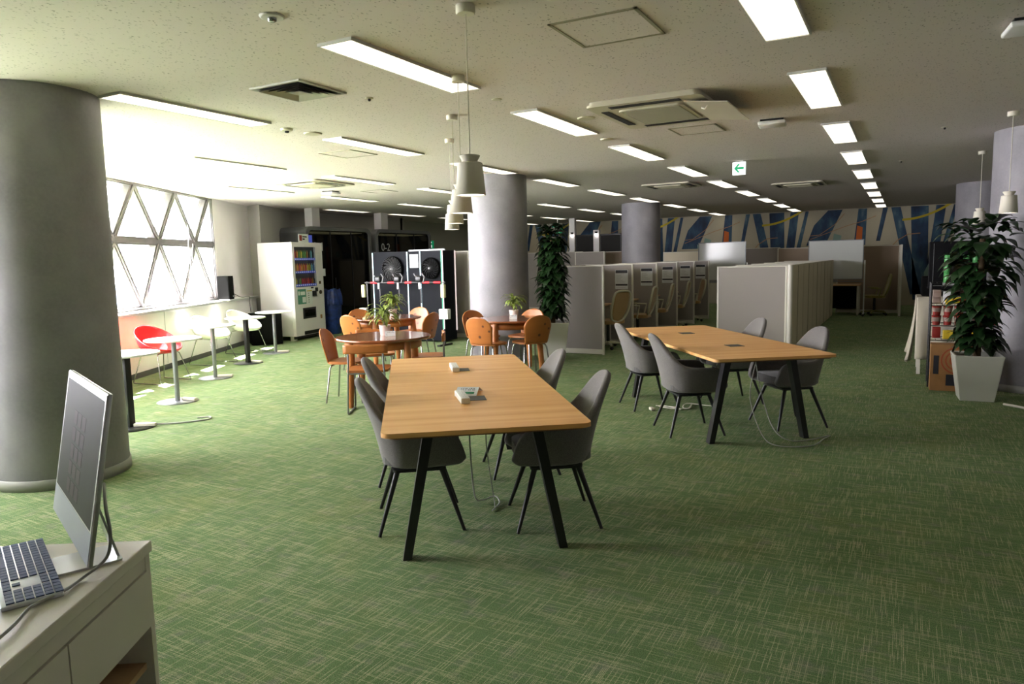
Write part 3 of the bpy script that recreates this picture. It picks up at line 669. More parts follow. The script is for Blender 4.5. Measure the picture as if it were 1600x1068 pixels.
def sled_chair():
    t = thing('low_back_chair', 'x', 'chair')
    obj('seat', MB().prism(rrect(.42, .40, .08), .425, .448), 'pine', t, mods=[BEV(.006)])
    def back(u, v): x = (2*u-1)*.22; return (x, -.215+.5*x*x, .615+.09*v)
    obj('backrest', MB().grid(back, 13, 5), 'pine', t, mods=[('SOLIDIFY', dict(thickness=.018, offset=0))])
    for s in (-1, 1):
        obj('side_frame', MB().tube([(s*.17, -.20, .69), (s*.175, -.20, .48), (s*.18, -.20, .43), (s*.20, -.19, .02), (s*.20, -.175, .009), (s*.20, .17, .009), (s*.20, .19, .02), (s*.185, .15, .40), (s*.16, .12, .415)], .009, 8), 'steel', t)
    obj('cross_bar', MB().cone((-.17, .12, .414), (.17, .12, .414), .008, n=8).cone((-.18, -.19, .414), (.18, -.19, .414), .008, n=8), 'steel', t)
    return t
lc = sled_chair()
x, y, rz = facing(-4.68, 5.42, TA, .2)
place(lc, [(x, y, rz+.15, 'low back wooden chair with sled legs before the nearest round table'), (-4.77, 6.62, 2.16, 'low back chair seen edge-on between the round tables'),
           (-5.50, 6.62, 3.9, 'low back chair on the far side of the nearest round table')], 'low back wooden chairs')
# small potted dracaenas and cards on the round tables
def small_plant(loc, lab, seed, s=1.0):
    t = thing('potted_plant', lab, 'plant', loc, seed, 'small potted plants on the round tables')
    obj('pot', MB().lathe([(.048, 0), (.05, .003), (.064, .105), (.066, .11), (.058, .11), (.056, .095)], 28), 'potp', t)
    obj('soil', MB().lathe([(.055, .094), (.055, .098)], 20), 'soil', t)
    obj('stem', MB().cone((0, 0, .095), (0, 0, .23), .014, .01), 'stem', t)
    r = random.Random(seed); m = MB()
    for k in range(60):
        a = r.uniform(0, 2*PI); Ln = r.uniform(.15, .25)*s; e = r.uniform(.45, 1.5); z0 = .14+.10*r.random(); w_ = r.uniform(.008, .013)
        pts = []
        ang = e; px_, pz = 0.005, z0
        for i in range(7):
            pts.append((px_, pz)); px_ += Ln/6*math.cos(ang); pz += Ln/6*math.sin(ang); ang -= .30+.12*r.random()
        v = []; c_, s_ = math.cos(a), math.sin(a)
        for i, (q, z) in enumerate(pts):
            ww = w_*(.5+.9*math.sin(PI*(i+.4)/7)) if i < 6 else .001
            for sd_ in (-1, 0, 1): v.append((q*c_-sd_*ww*s_, q*s_+sd_*ww*c_, z-.004*(sd_ == 0)))
        m.add(v, [(3*i+j, 3*i+j+1, 3*i+j+4, 3*i+j+3) for i in range(6) for j in (0, 1)], 0, True)
    obj('foliage', m, 'leafl', t)
small_plant((TA[0]-.02, TA[1]+.06, .7205), 'small striped-leaf plant in blush pot on nearest round table', 1, 1.15)
small_plant((TB[0]+.08, TB[1]+.06, .7205), 'small striped-leaf plant on the table before the lockers', 2, 1.1)
small_plant((TC[0]+.0, TC[1]+.05, .7205), 'small striped-leaf plant on the table beside the pillar', 3, .95)
card('small white folded card beside the pot on nearest round table', (TA[0]+.10, TA[1]+.0, .7205), .75, .11, .06, -.6, False)
card('small white folded card before the pot on the pillar table', (TC[0]+.07, TC[1]-.09, .7205), .6, .10, .06, -.5, False)

# ================================================================== café tables and bucket chairs by the window
def cafe(loc, lab, pole, base, plate_m, strip=(.12, .05, .4)):
    t = thing('cafe_table', lab, 'table', (*loc, 0), 0, 'small round café tables by the window')
    obj('tabletop', MB().lathe([(.285, .696), (.298, .700), (.30, .708), (.298, .716), (.294, .718)], 56), 'sill', t)
    if pole == 'sq': obj('pole', MB().rbox(-.03, .03, -.03, .03, .012, .696, .004), 'black', t)
    else: obj('pole', MB().lathe([(.027, .012), (.027, .696)], 24), pole, t)
    obj('base_plate', MB().lathe([(.215, 0), (.218, .004), (.216, .009), (.05, .012)], 48), plate_m, t)
    return t
cafes = [((-6.404, 4.078), 'round white café table with square black pole half hidden by near pillar', 'sq', 'black', 'black'), ((-7.157, 5.132), 'round white café table with silver pole beside the red chair', 'steel', 'steel', 'steel'),
         ((-8.191, 6.472), 'round white café table with silver pole beside the middle white chair', 'steel', 'steel', 'steel'), ((-8.933, 7.675), 'round white café table with black pole beside the far white chair', 'sq', 'black', 'black'),
         ((-9.505, 8.769), 'farthest round white café table, before the black subwoofer', 'steel', 'steel', 'steel')]
for k, (p, lab, po_, b_, pm) in enumerate(cafes):
    cafe(p, lab, po_, b_, pm)
    s_ = thing('power_strip', ['white power strip on the base of the near black-pole café table', 'white power strip on the base beside the red chair', 'white power strip on the base of the middle café table', 'white power strip on the base of the far black-pole café table', 'white power strip on the base of the farthest café table'][k], 'power strip', (p[0]+.11, p[1]+.07, .0125), .6-.5*(k % 2), 'power strips on the café table bases')
    obj('strip_body', MB().rbox(-.10, .10, -.022, .022, 0, .03, .006), 'cable', s_)
cord('grey cord looping off the base of the near café table', [(-6.30, 4.17, .03), (-6.2, 4.3, .012), (-6.08, 4.45, .008), (-6.0, 4.62, .008), (-6.08, 4.70, .008), (-6.16, 4.62, .008)], .008, 'cord')
def bucket(m_, lab):
    t = thing('bucket_chair', lab, 'chair', (0, 0, 0), 0, 'bucket chairs by the window')
    def sh(u, v):
        a = 2*PI*u; c_, s_ = math.cos(a), math.sin(a)      # a=0 front (+Y)
        b = (1-c_)/2                                      # 0 front, 1 back
        zr = .44+.31*b**1.15; rr_ = .275-.02*b
        q = v; k = math.sin(q*PI/2)**.85
        rad = .05+(rr_-.05)*k; z = .385+(zr-.385)*(q**2.2)
        return (s_*rad*1.05, c_*rad*(1.0)-.06*b*q*q, z)
    obj('shell', MB().grid(sh, 40, 12, cu=True).lathe([(.055, .384), (.04, .385)], 20), m_, t, mods=[('SOLIDIFY', dict(thickness=.014, offset=1)), ('SUBSURF', dict(levels=1, render_levels=1))])
    for s in (-1, 1):
        obj('sled_leg', MB().tube([(s*.10, .13, .395), (s*.15, .14, .39), (s*.17, .15, .375), (s*.235, .255, .02), (s*.235, .25, .0075), (s*.235, -.25, .0075), (s*.235, -.255, .02), (s*.17, -.15, .375), (s*.15, -.14, .39), (s*.10, -.13, .395)], .007, 8), 'chrome', t)
    obj('cross_bar', MB().cone((-.15, .13, .39), (.15, .13, .39), .006, n=8).cone((-.15, -.13, .39), (.15, -.13, .39), .006, n=8), 'chrome', t)
    return t
aw = math.atan2(DW.y, DW.x)-PI/2
rc = bucket('red', 'red plastic bucket chair by the sunlit window wall'); rc.location = (-8.62, 5.98, 0); rc.rotation_euler.z = aw-2.0
wc2 = bucket('whitep', 'white bucket chair in the middle, beside the red one'); wc2.location = (-9.45, 7.45, 0); wc2.rotation_euler.z = aw-2.0
dup(wc2, (-10.05, 8.62, 0), aw-2.0, 'white bucket chair farthest along the window wall')

# ================================================================== loudspeakers
t = thing('loudspeaker', 'black loudspeaker standing on the window sill', 'speaker', tuple(wall_pt(13.22, -5.235, .9005)), aw-1.5)
obj('cabinet', MB().prism([(-.11, -.115), (.11, -.115), (.145, .115), (-.145, .115)], 0, .43), 'blackm', t, mods=[BEV(.02, 3)])
obj('grille', MB().prism([(-.125, .1151), (.125, .1151), (.12, .119), (-.12, .119)], .03, .40), 'blackm', t)
obj('badge', MB().box(-.075, -.045, .1191, .121, .04, .07), 'silver', t)
cord('thin black cable running from sill speaker down to the subwoofer', [wall_pt(13.38, -5.15, 1.0), wall_pt(13.7, -5.12, .915), wall_pt(14.0, -5.085, .91), wall_pt(13.98, -5.08, .8), (-10.95, 9.55, .625)], .006, 'rubber')
t = thing('subwoofer', 'large black subwoofer box on the floor beside vending machine', 'speaker', (-10.78, 9.72, 0), .95)
obj('cabinet', MB().rbox(-.28, .28, -.25, .25, .012, .60, .01), 'blackm', t)
obj('grille', MB().rbox(-.25, .25, -.258, -.251, .03, .58, .003), 'blackm', t)
obj('badge', MB().box(.13, .15, -.261, -.258, .07, .09), 'silver', t)

# ================================================================== vending machine
VA = math.radians(13); t = thing('vending_machine', 'white drinks vending machine beside the grey wall', 'vending machine', (-10.522, 10.264, 0), VA+PI/2)
# local: x along the front (0..1.12), y into the depth (behind: +y is away from the viewer)
Wv, Dv, Hv = 1.12, .78, 1.95
b = MB(); b.box(0, Wv, .05, Dv, .09, Hv); obj('body', b, 'vend', t, mods=[BEV(.012)])
d = MB(); d.box(0, .08, 0, .05, .09, Hv); d.box(.86, Wv, 0, .05, .09, Hv); d.box(.08, .86, 0, .05, 1.86, Hv); d.box(.08, .86, 0, .05, .09, 1.06)
obj('door', d, 'vend', t)
obj('display_back', MB().box(.08, .86, .046, .0495, 1.06, 1.86), 'dr6', t)
obj('display_glass', MB().box(.082, .858, .002, .005, 1.062, 1.858), 'clear', t)
cols = [[0, 1, 2, 3, 2, 2, 5, 6, 8, 6], [5, 1, 0, 1, 1, 0, 3, 3, 8, 4], [3, 6, 2, 7, 7, 7, 0, 7, 5, 6]]
for r, z in enumerate((1.64, 1.38, 1.12)):
    obj('price_strip', MB().box(.09, .85, .006, .020, z-.045, z), ['bluel'], t)
    k = MB()
    for i in range(10): k.box(.115+i*.074, .150+i*.074, .003, .0058, z-.034, z-.012)
    obj('select_button', k, 'white', t)
    for i in range(10):
        x = .125+i*.074; h = .15 if r < 2 else .12
        obj('drink_sample', MB().lathe([(.024, z), (.026, z+.006), (.026, z+h*.72), (.013, z+h*.9), (.013, z+h)], 12, (x, .030)), 'dr%d' % cols[r][i], t).scale = (1, .55, 1)
obj('teal_poster', MB().box(.12, .42, -.003, 0, .72, 1.02), 'teal', t)
obj('poster_picture', MB().box(.28, .40, -.006, -.003, .75, .86).box(.22, .38, -.006, -.003, .90, .97).box(.14, .19, -.006, -.003, .9, .98), 'paper', t)
obj('control_panel', MB().box(.46, .66, -.004, 0, .70, 1.0), 'paper', t)
k = MB()
for i in range(5): k.box(.50, .53, -.006, -.004, .74+.045*i, .755+.045*i)
k.box(.66, .78, -.03, 0, .86, .97); k.box(.78, .86, -.02, 0, .95, 1.03); k.box(.62, .70, -.012, 0, 1.02, 1.05)
obj('coin_reader', k, 'black', t)
obj('label_strip', MB().box(.46, .64, -.006, -.004, .965, .985), 'yellow', t)
obj('delivery_slot', MB().rbox(.28, .76, -.012, .01, .42, .64, .008), 'black', t)
obj('delivery_flap', MB().rbox(.33, .71, -.016, -.012, .46, .60, .002), 'smoke', t)
obj('notice_sticker', MB().box(.93, 1.0, -.002, 0, .38, .46), 'card', t)
obj('lock', MB().lathe([(.04, 0), (.04, .02)], 16, T=TR(.97, -.001, .93, 0, PI/2)).box(.94, 1.0, -.012, 0, 1.10, 1.16), 'stem', t)
obj('kick_plate', MB().box(.0, Wv, .04, .06, .035, .088).box(.30, .96, -.004, .001, .10, .17), 'black', t)
for x, y in ((.06, .10), (Wv-.06, .10), (.06, Dv-.08), (Wv-.06, Dv-.08)): obj('foot', MB().box(x-.04, x+.04, y-.05, y+.05, 0, .09), 'white', t)
p_ = MB(); p_.box(.27, .60, .10, .104, Hv+.0, Hv+.17)
q_ = thing('promotional_card', 'small picture card standing on top of the vending machine', 'sign', (-10.58, 10.52, Hv+.0), VA+PI/2)
obj('card_board', MB().box(0, .36, .0, .006, .001, .17), 'paper', q_)
obj('card_picture', MB().box(.03, .12, -.002, 0, .03, .14), 'cupred', q_)
obj('card_side', MB().box(.36, .50, .0, .006, .001, .15), 'bluel', q_)
obj('card_print', MB().box(.14, .30, -.002, 0, .10, .125).box(.14, .22, -.002, 0, .05, .08), 'ink', q_)
t = thing('bagged_bin', 'blue bagged waste bin between vending machine and booth', 'bin', (-10.92, 11.72, 0), .3)
obj('bin_body', MB().lathe([(.17, 0), (.18, .01), (.22, .72), (.22, .76)], 24), 'blueb', t)
def bag(u, v): a = 2*PI*u; r_ = .225+.02*math.sin(7*a)+.02*math.sin(13*a+1)-.10*max(0, v-.55); return (r_*math.cos(a), r_*math.sin(a), .62+.34*v+.02*math.sin(5*a)*v)
obj('bin_bag', MB().grid(bag, 40, 8, cu=True), 'blueb', t, mods=[('SOLIDIFY', dict(thickness=.004))])

# ================================================================== meeting pods
def pod(y0, y1, lab, num):
    t = thing('office_pod', lab, 'booth', (-11.2, y0, 0), 0, 'glass fronted office pods'); Ly = y1-y0; H = 2.32; D = .95
    # shell: rounded frame ring in the YZ plane
    out = rrect(Ly, H, .16, 6, Ly/2, H/2); inn = rrect(Ly-.16, H-.16, .10, 6, Ly/2, H/2+.0)
    A = frame3((0, 0, 0), (0, 1, 0), (0, 0, 1), (1, 0, 0)); n = len(out); m = MB()
    for (za, zb_2, p, q) in ((0, 0, out, inn),):
        v = [A @ Vector((x, y, .0)) for x, y in out]+[A @ Vector((x, y, 0)) for x, y in inn]+[A @ Vector((x, y, -D)) for x, y in out]+[A @ Vector((x, y, -D)) for x, y in inn]
        fs = []
        for i in range(n): j = (i+1) % n; fs += [(i, j, n+j, n+i), (2*n+i, i+0, j, 2*n+j)[::-1], (n+i, n+j, 3*n+j, 3*n+i), (2*n+j, 2*n+i, 3*n+i, 3*n+j)]
        m.add(v, fs, 0)
    obj('pod_shell', m, 'pod', t)
    obj('back_wall', MB().box(-D, -D+.03, .1, Ly-.1, .1, H-.1), 'podd', t)
    obj('pod_ceiling', MB().box(-D+.04, -.05, .12, Ly-.12, H-.10, H-.085), 'podd', t)
    obj('ceiling_lamp', MB().box(-D+.2, -.12, .2, Ly-.2, H-.115, H-.10), 'gold', t)
    obj('glass_front', MB().box(-.045, -.037, .08, Ly-.08, .08, H-.08), 'smoke', t)
    k = MB()
    for y in (.08, Ly*.36, Ly*.68, Ly-.10): k.box(-.05, -.03, y, y+.025, .08, H-.08)
    obj('glass_frame', k, 'black', t)
    obj('door_handle', MB().cone((-.02, Ly*.36+.1, .9), (-.02, Ly*.36+.1, 1.2), .012, n=8), 'black', t)
    fc = bpy.data.curves.new('booth_number', 'FONT'); fc.body = num; fc.size = .26; fc.extrude = .001; fc.materials.append(MT['silver'])
    tmp = bpy.data.objects.new('tmp', fc); me = bpy.data.meshes.new_from_object(tmp); bpy.data.objects.remove(tmp)
    fo = bpy.data.objects.new('booth_number', me); C.objects.link(fo); fo.parent = t; fo.location = (-.028, .22, H-.52); fo.rotation_euler = (PI/2, 0, PI/2)
    return t
pod(11.35, 13.48, 'black glass office pod numbered 0-1 behind the vending machine', '0-1'); pod(13.66, 15.95, 'black glass office pod numbered 0-2 behind the lockers', '0-2')
struct('trim_2', MB().box(-11.6, -11.38, 11.75, 11.98, 2.33, CEIL), 'wallw'); struct('trim_3', MB().box(-11.6, -11.38, 14.1, 14.36, 2.33, CEIL), 'wallw')
tag(obj('wall_notice', MB().box(-.001, .003, -.075, .075, -.08, .08), 'paper', None, (-11.15, 11.75, 1.33)), 'small white notice on the left post of office pod 0-1', 'notice')
# ================================================================== black lockers with fans
t = thing('fan_locker_unit', 'black cabinet wall with two big fans and light strips', 'cabinet', (-9.13, 10.99, 0))
Wl = 1.64
obj('cabinet_body', MB().box(0, Wl, .012, .43, .03, 1.71), 'navy', t)
for x0, x1 in ((.03, .83), (.865, 1.13), (1.165, Wl-.03)): obj('front_panel', MB().box(x0, x1, 0, .012, .06, 1.69), 'navy', t)
for x, m_ in ((0, 'led'), (.835, 'led'), (1.135, 'led')): obj('light_strip', MB().box(x, x+.015, -.006, .011, .06, 1.70), m_, t)
obj('side_strip', MB().box(Wl-.022, Wl+.003, -.008, .0, .06, 1.70), 'ledw', t)
obj('rear_strip', MB().box(Wl, Wl+.012, .41, .435, .20, 1.71), 'ledw', t)
for cx, nm in ((.51, 1), (1.40, 0)):
    rr_ = .24 if nm else .20
    A = frame3((cx, 0, 1.385), (1, 0, 0), (0, 0, 1), (0, -1, 0))
    f_ = obj('fan', MB().lathe([(rr_, 0), (rr_, .05), (rr_-.012, .06), (rr_-.02, .05), (rr_-.02, .002)], 40, T=A), 'blackm', t)
    bl = MB()
    for k in range(18):
        a = 2*PI*k/18; v = []
        for i in range(5):
            q = .05+(rr_-.075)*i/4; th = a+.5*i/4
            v += [(q*math.cos(th), q*math.sin(th), .02), (q*math.cos(th+.16), q*math.sin(th+.16), .042)]
        bl.add([A @ Vector(p) for p in v], [(2*i, 2*i+1, 2*i+3, 2*i+2) for i in range(4)], 0, True)
    obj('blades', bl, 'black', f_)
    g = MB()
    for k in range(36):
        a = 2*PI*k/36; g.tube([tuple(A @ Vector((q*math.cos(a+q*3), q*math.sin(a+q*3), .062+.02*(1-(q/rr_)**2)))) for q in (.03, rr_*.4, rr_*.7, rr_-.008)], .0016, 4)
    obj('guard', g, 'hook' if nm else 'black', f_)
    obj('fan_hub', MB().lathe([(.022, .05), (.022, .085), (.016, .09)], 20, T=A), 'hook', f_)
obj('blank_card', MB().box(.905, 1.10, -.004, .0, 1.40, 1.65), 'paper', t)
# charging rail on posts in front
t = thing('clamp_rail_stand', 'dark rail stand with red tape and clamps before the lockers', 'stand', (-9.0, 10.6, 0))
for x in (0.05, 1.78): obj('post', MB().box(x-.012, x+.012, -.012, .012, .0, 1.16), 'black', t); obj('foot', MB().box(x-.03, x+.03, -.2, .2, 0, .03), 'black', t)
obj('rail', MB().cone((0.0, 0, 1.135), (1.83, 0, 1.135), .02, n=14), 'black', t)
for x in (.22, .62, 1.02, 1.42, 1.66): obj('red_tape', MB().cone((x-.075, 0, 1.135), (x+.075, 0, 1.135), .0235, n=14), 'redt', t)
obj('green_strip', MB().box(1.76, 1.785, -.018, -.012, .3, 1.7).box(1.77, 1.775, -.012, .012, 1.16, 1.7), 'greent', t); obj('pale_strip', MB().box(1.787, 1.80, -.018, -.012, .3, 1.7), 'ledw', t)
for x in (.33, .78, 1.27):
    c_ = obj('clamp', MB().rbox(x-.07, x+.07, -.06, .03, 1.14, 1.26, .03), 'black', t)
    obj('clamp_hook', MB().tube([(x+.08, -.03, 1.30), (x+.13, -.03, 1.24), (x+.10, -.03, 1.14)], .011, 6), 'hook', c_)
    obj('clamp_hook', MB().tube([(x-.10, -.03, 1.30), (x-.07, -.03, 1.25)], .011, 6), 'hook', c_)
    obj('clamp_tail', MB().box(x+.0, x+.035, -.04, -.025, 1.02, 1.13), 'white', c_)
    obj('hanging_strap', MB().box(x+.03, x+.05, -.03, -.02, .76, 1.03), 'black', c_)
for x in (-.02, 1.80):
    obj('battery_case', MB().rbox(x-.05, x+.03, -.05, .02, .86, 1.10, .015), 'yellowl', t)
    obj('white_holder', MB().rbox(x-.11 if x < 1 else x-.09, x+.06 if x < 1 else x+.10, -.06, .04, .48, .66, .01), 'white', t)
# whiteboard top and partition behind the lockers
t = thing('mobile_whiteboard', 'pale whiteboard whose top edge shows above the lockers', 'whiteboard', (-8.80, 11.75, 0))
obj('board', MB().box(0, .86, 0, .02, .8, 1.735), 'board', t); obj('board_frame', MB().box(-.02, .88, -.005, .025, 1.735, 1.755).box(-.02, .0, -.005, .025, .7, 1.755).box(.86, .88, -.005, .025, .7, 1.755), 'boardf', t)
obj('leg', MB().box(-.02, .02, -.25, .25, 0, .05).box(-.015, .015, -.01, .01, .05, .8), 'silledge', t); obj('leg', MB().box(.84, .88, -.25, .25, 0, .05).box(.845, .875, -.01, .01, .05, .8), 'silledge', t)

# ================================================================== partitions
def partition(lab, x0, x1, y0, y1, h, mf='part', frame='partf', sheet=None, gap=.06, grp='office partitions', name='partition'):
    # thin in x or in y
    t = thing(name, lab, 'partition', ((x0+x1)/2, (y0+y1)/2, 0), 0, grp); a, b = (x1-x0)/2, (y1-y0)/2
    thin_y = b < a; e = .028
    f_ = MB(); p = MB()
    if thin_y:
        p.box(-a+e, a-e, -b+.004, b-.004, gap+e, h-e*.6)
        f_.box(-a, -a+e, -b, b, 0, h).box(a-e, a, -b, b, 0, h).box(-a+e, a-e, -b, b, h-e*.6, h).box(-a+e, a-e, -b, b, .01, gap+e)
    else:
        p.box(-a+.004, a-.004, -b+e, b-e, gap+e, h-e*.6)
        f_.box(-a, a, -b, -b+e, 0, h).box(-a, a, b-e, b, 0, h).box(-a, a, -b+e, b-e, h-e*.6, h).box(-a, a, -b+e, b-e, .01, gap+e)
    obj('panel', p, mf, t); obj('frame', f_, frame, t, mods=[BEV(.004)])
    if sheet:
        z0, z1, xs0, xs1 = sheet; s_ = MB().box(xs0, xs1, -b-.003, -b, z0, z1)
        tt = obj('notice_sheet', s_, 'paper', t)
        H = z1-z0; k = MB().box(xs0+.008, xs1-.008, -b-.0045, -b-.003, z1-H*.17, z1-H*.01).box(xs0+.008, xs1-.008, -b-.0045, -b-.003, z0+H*.17, z0+H*.26)
        obj('heading_bar', k, 'ink', tt)
        k = MB(); r = random.Random(4)
        for i in range(8): k.box(xs0+.02, xs0+.02+(xs1-xs0-.05)*r.uniform(.4, 1), -b-.004, -b-.003, z1-H*(.26+.055*i), z1-H*(.272+.055*i))
        k.box(xs0+.02, xs1-.04, -b-.004, -b-.003, z0+H*.08, z0+H*.10)
        obj('text_lines', k, 'inkl', tt)
    return t
XC0, XC1 = -4.975, -4.06; HC_ = 1.385
ys = [10.343, 11.70, 13.06, 14.42, 15.76, 17.11]
names = ['plain grey end partition of the left cubicle row, nearest', 'grey divider with notice, nearest one in the left cubicle row', 'grey divider with notice, second in the left cubicle row', 'grey divider with notice, third in the left cubicle row', 'grey divider with notice, fourth in the left cubicle row', 'grey divider with notice, farthest in the left cubicle row']
for k, y in enumerate(ys):
    cx = (XC0+XC1)/2
    partition(names[k], XC0+.045 if k else XC0, XC1, y-.02, y+.02, HC_, sheet=(.965, 1.29, -4.40-cx-.02*(k == 0), -4.17-cx) if k else None, grp='left cubicle row dividers')
for k in range(5): partition('long rear partition of left cubicle row, %s section' % ['nearest', 'second', 'third', 'fourth', 'farthest'][k], XC0, XC0+.04, ys[k]+.022+(.0), ys[k+1]+.018, HC_, grp='left cubicle row rear panels')
partition('grey partition seen between the lockers and the round pillar', -8.35, -7.42, 11.80, 11.84, 1.70, grp='tall partitions')
for k in range(5):
    t = thing('cubicle_desk', 'wooden desk inside the left cubicle row, %s cubicle' % ['nearest', 'second', 'third', 'fourth', 'farthest'][k], 'desk', (-4.62, ys[k]+.68, 0), 0, 'desks in the left cubicle row')
    obj('desk_top', MB().rbox(-.30, .22, -.62, .62, .70, .725, .003), 'deskw', t)
    for y in (-.58, .58): obj('leg', MB().box(-.28, .18, y-.02, y+.02, .0, .70), 'partf', t)
t = thing('laptop', 'dark laptop open on the desk in the nearest left cubicle', 'laptop', (-4.66, 11.0, .7255), 1.6)
obj('keyboard_deck', MB().rbox(-.16, .16, -.11, .11, 0, .016, .003), 'black', t); obj('lid', MB().rbox(-.16, .16, -.004, .004, 0, .22, .003, T=TR(0, .11, .014, 0, -.25)), 'black', t)
# mesh office chairs
def office_chair(meshm, lab, frm='frameo'):
    t = thing('office_chair', lab, 'office chair')
    ol = [(-.17, .50), (-.22, .62), (-.225, .78), (-.20, .92), (-.15, .965), (.15, .965), (.20, .92), (.225, .78), (.22, .62), (.17, .50), (.08, .455), (-.08, .455)]
    yb = lambda z: -.20-.10*math.sin((z-.45)*3.0)-.05*(z-.45)
    obj('back_frame', MB().tube([(x, yb(z), z) for x, z in ol], .021, 8, closed=True), frm, t, mods=[('SUBSURF', dict(levels=1, render_levels=1))])
    def bk(u, v):
        z = .46+.50*v
        w_ = .08+.115*math.sin(min(1, v/.45)*PI/2) if v < .45 else .195-.05*max(0, (v-.8)/.2)**2
        return ((2*u-1)*w_, yb(z)+.004, z)
    obj('back_mesh', MB().grid(bk, 9, 12), meshm, t, mods=[('SOLIDIFY', dict(thickness=.006, offset=0))])
    obj('seat', MB().prism(rrect(.46, .44, .1), .42, .475), meshm, t, mods=[BEV(.02, 3)])
    for s in (-1, 1): obj('armrest', MB().tube([(s*.20, -.05, .41), (s*.27, -.05, .43), (s*.285, -.08, .55), (s*.28, -.10, .64), (s*.28, .12, .65)], .014, 8), frm, t)
    obj('column', MB().cone((0, 0, .08), (0, 0, .42), .028, n=14), 'black', t)
    b = MB()
    for k in range(5): a = 2*PI*k/5+.3; b.cone((0, 0, .10), (.29*math.cos(a), .29*math.sin(a), .075), .026, .016, 8)
    obj('star_base', b, frm, t)
    for k in range(5): a = 2*PI*k/5+.3; obj('caster', MB().sphere((.29*math.cos(a), .29*math.sin(a), .03), .03, 6), 'rubber', t)
    return t
oc = office_chair('tanm', 'x')
place(oc, [(-4.32, 11.17, PI/2-.35, 'tan mesh office chair in the nearest left cubicle'), (-4.24, 12.45, PI/2+.1, 'tan mesh office chair in the second left cubicle'), (-4.30, 13.75, PI/2+.15, 'tan mesh office chair in the third left cubicle'),
           (-4.32, 15.05, PI/2+.12, 'tan mesh office chair in the fourth left cubicle'), (-4.35, 16.45, PI/2+.5, 'tan mesh office chair in the farthest left cubicle')], 'tan mesh office chairs in the cubicles')
# right cubicle block: near grey face, cream backs
XR = -1.5; XL = -2.58; HB = 1.325
yr = [11.4+1.41*k for k in range(6)]
for k, y in enumerate(yr):
    partition(['large grey end partition facing the second oak table'][0] if k == 0 else 'cross partition in the right cubicle block, %s behind the grey end panel' % ['', 'first', 'second', 'third', 'fourth', 'fifth'][k], XL, XR-.045, y-.02, y+.02, HB, grp='right cubicle block dividers')
for k in range(5):
    t = thing('cream_back_panel', 'cream rear panel of the right cubicle block, %s' % ['nearest', 'second from near end', 'middle one', 'second from far end', 'farthest'][k], 'partition', (XR, yr[k]+.705, 0), 0, 'cream rear panels of the right cubicle block')
    m = MB(); m.box(-.02, .02, -.68, .682, .03, HB)
    obj('panel', m, 'partback', t)
    obj('joint', MB().box(.0201, .026, -.014, .004, .03, HB-.01), 'seam', t)
    obj('edge_strip', MB().box(-.02, .018, -.703, -.6805, 0, HB), 'seam', t)
    obj('top_cap', MB().box(-.015, .02, -.68, .68, HB, HB+.008), 'partf', t)
tag(obj('corner_post', MB().lathe([(.04, 0), (.04, HB+.01)], 20), 'partf', None, (XR-.0, 11.37, 0)), 'rounded white corner post of the large grey end partition', 'post')
# whiteboards on wheels
def wboard(lab, x0, x1, y, z0, z1, glare=False):
    t = thing('mobile_whiteboard', lab, 'whiteboard', ((x0+x1)/2, y, 0), 0, 'wheeled whiteboards'); a = (x1-x0)/2
    obj('board', MB().box(-a+.02, a-.02, -.012, .012, z0+.02, z1-.02), 'board', t)
    obj('board_frame', MB().box(-a, a, -.018, .018, z1-.02, z1).box(-a, a, -.018, .018, z0, z0+.02).box(-a, -a+.02, -.018, .018, z0+.02, z1-.02).box(a-.02, a, -.018, .018, z0+.02, z1-.02), 'boardf', t)
    obj('pen_tray', MB().box(-a, a, -.07, -.0185, z0-.05, z0-.03).box(-a*.5, a*.1, -.06, -.04, z0-.03, z0-.005), 'boardf', t)
    for s in (-1, 1):
        l = obj('leg', MB().box(s*(a+.03)-.014, s*(a+.03)+.014, -.012, .012, .07, z0+.45).box(s*(a+.03)-.014, s*(a+.03)+.014, -.15, .15, .06, .085), 'silver', t)
        obj('caster', MB().sphere((s*(a+.03), -.14, .03), .03, 6).sphere((s*(a+.03), .14, .03), .03, 6), 'rubber', l)
wboard('left wheeled whiteboard with glare patch beyond the cubicles', -4.67, -3.49, 18.5, .86, 1.83)
wboard('right wheeled whiteboard above the cream cubicle backs', -2.06, -.86, 18.64, .86, 1.795)
# tall tan partitions further back
partition('tall tan partition with thick right post beside mural wall', -1.5, -.12, 19.6, 19.64, 1.65, 'partb', grp='tall partitions')
partition('tall partition running toward the tan partition post', -.115, -.065, 18.75, 19.6, 1.65, 'partb', grp='tall partitions')
partition('tall grey partition between the two whiteboards, left', -4.1, -3.05, 21.0, 21.04, 1.68, 'part', grp='tall partitions')
partition('tall tan partition between the two whiteboards, right', -3.0, -2.0, 20.2, 20.24, 1.65, 'partb', grp='tall partitions')
partition('cream low partition left of the left whiteboard', -5.9, -4.75, 19.5, 19.54, 1.62, 'partback', grp='tall partitions')
partition('far grey partition behind the pillar plant, left', -9.9, -8.1, 19.0, 19.04, 1.70, 'part', grp='far left partitions')
partition('far grey partition beyond the cubicles, middle', -8.08, -7.2, 18.4, 18.44, 1.68, 'part', grp='far left partitions')
partition('far tan partition just left of the middle pillar', -7.5, -6.6, 19.2, 19.24, 1.68, 'partb', grp='far left partitions')
for x in (-9.05, -8.25): struct('trim_%d' % (4 if x < -9 else 5), MB().box(x-.09, x+.09, 20.4, 20.55, 0, CEIL if x < -9 else 2.35), 'wallw')
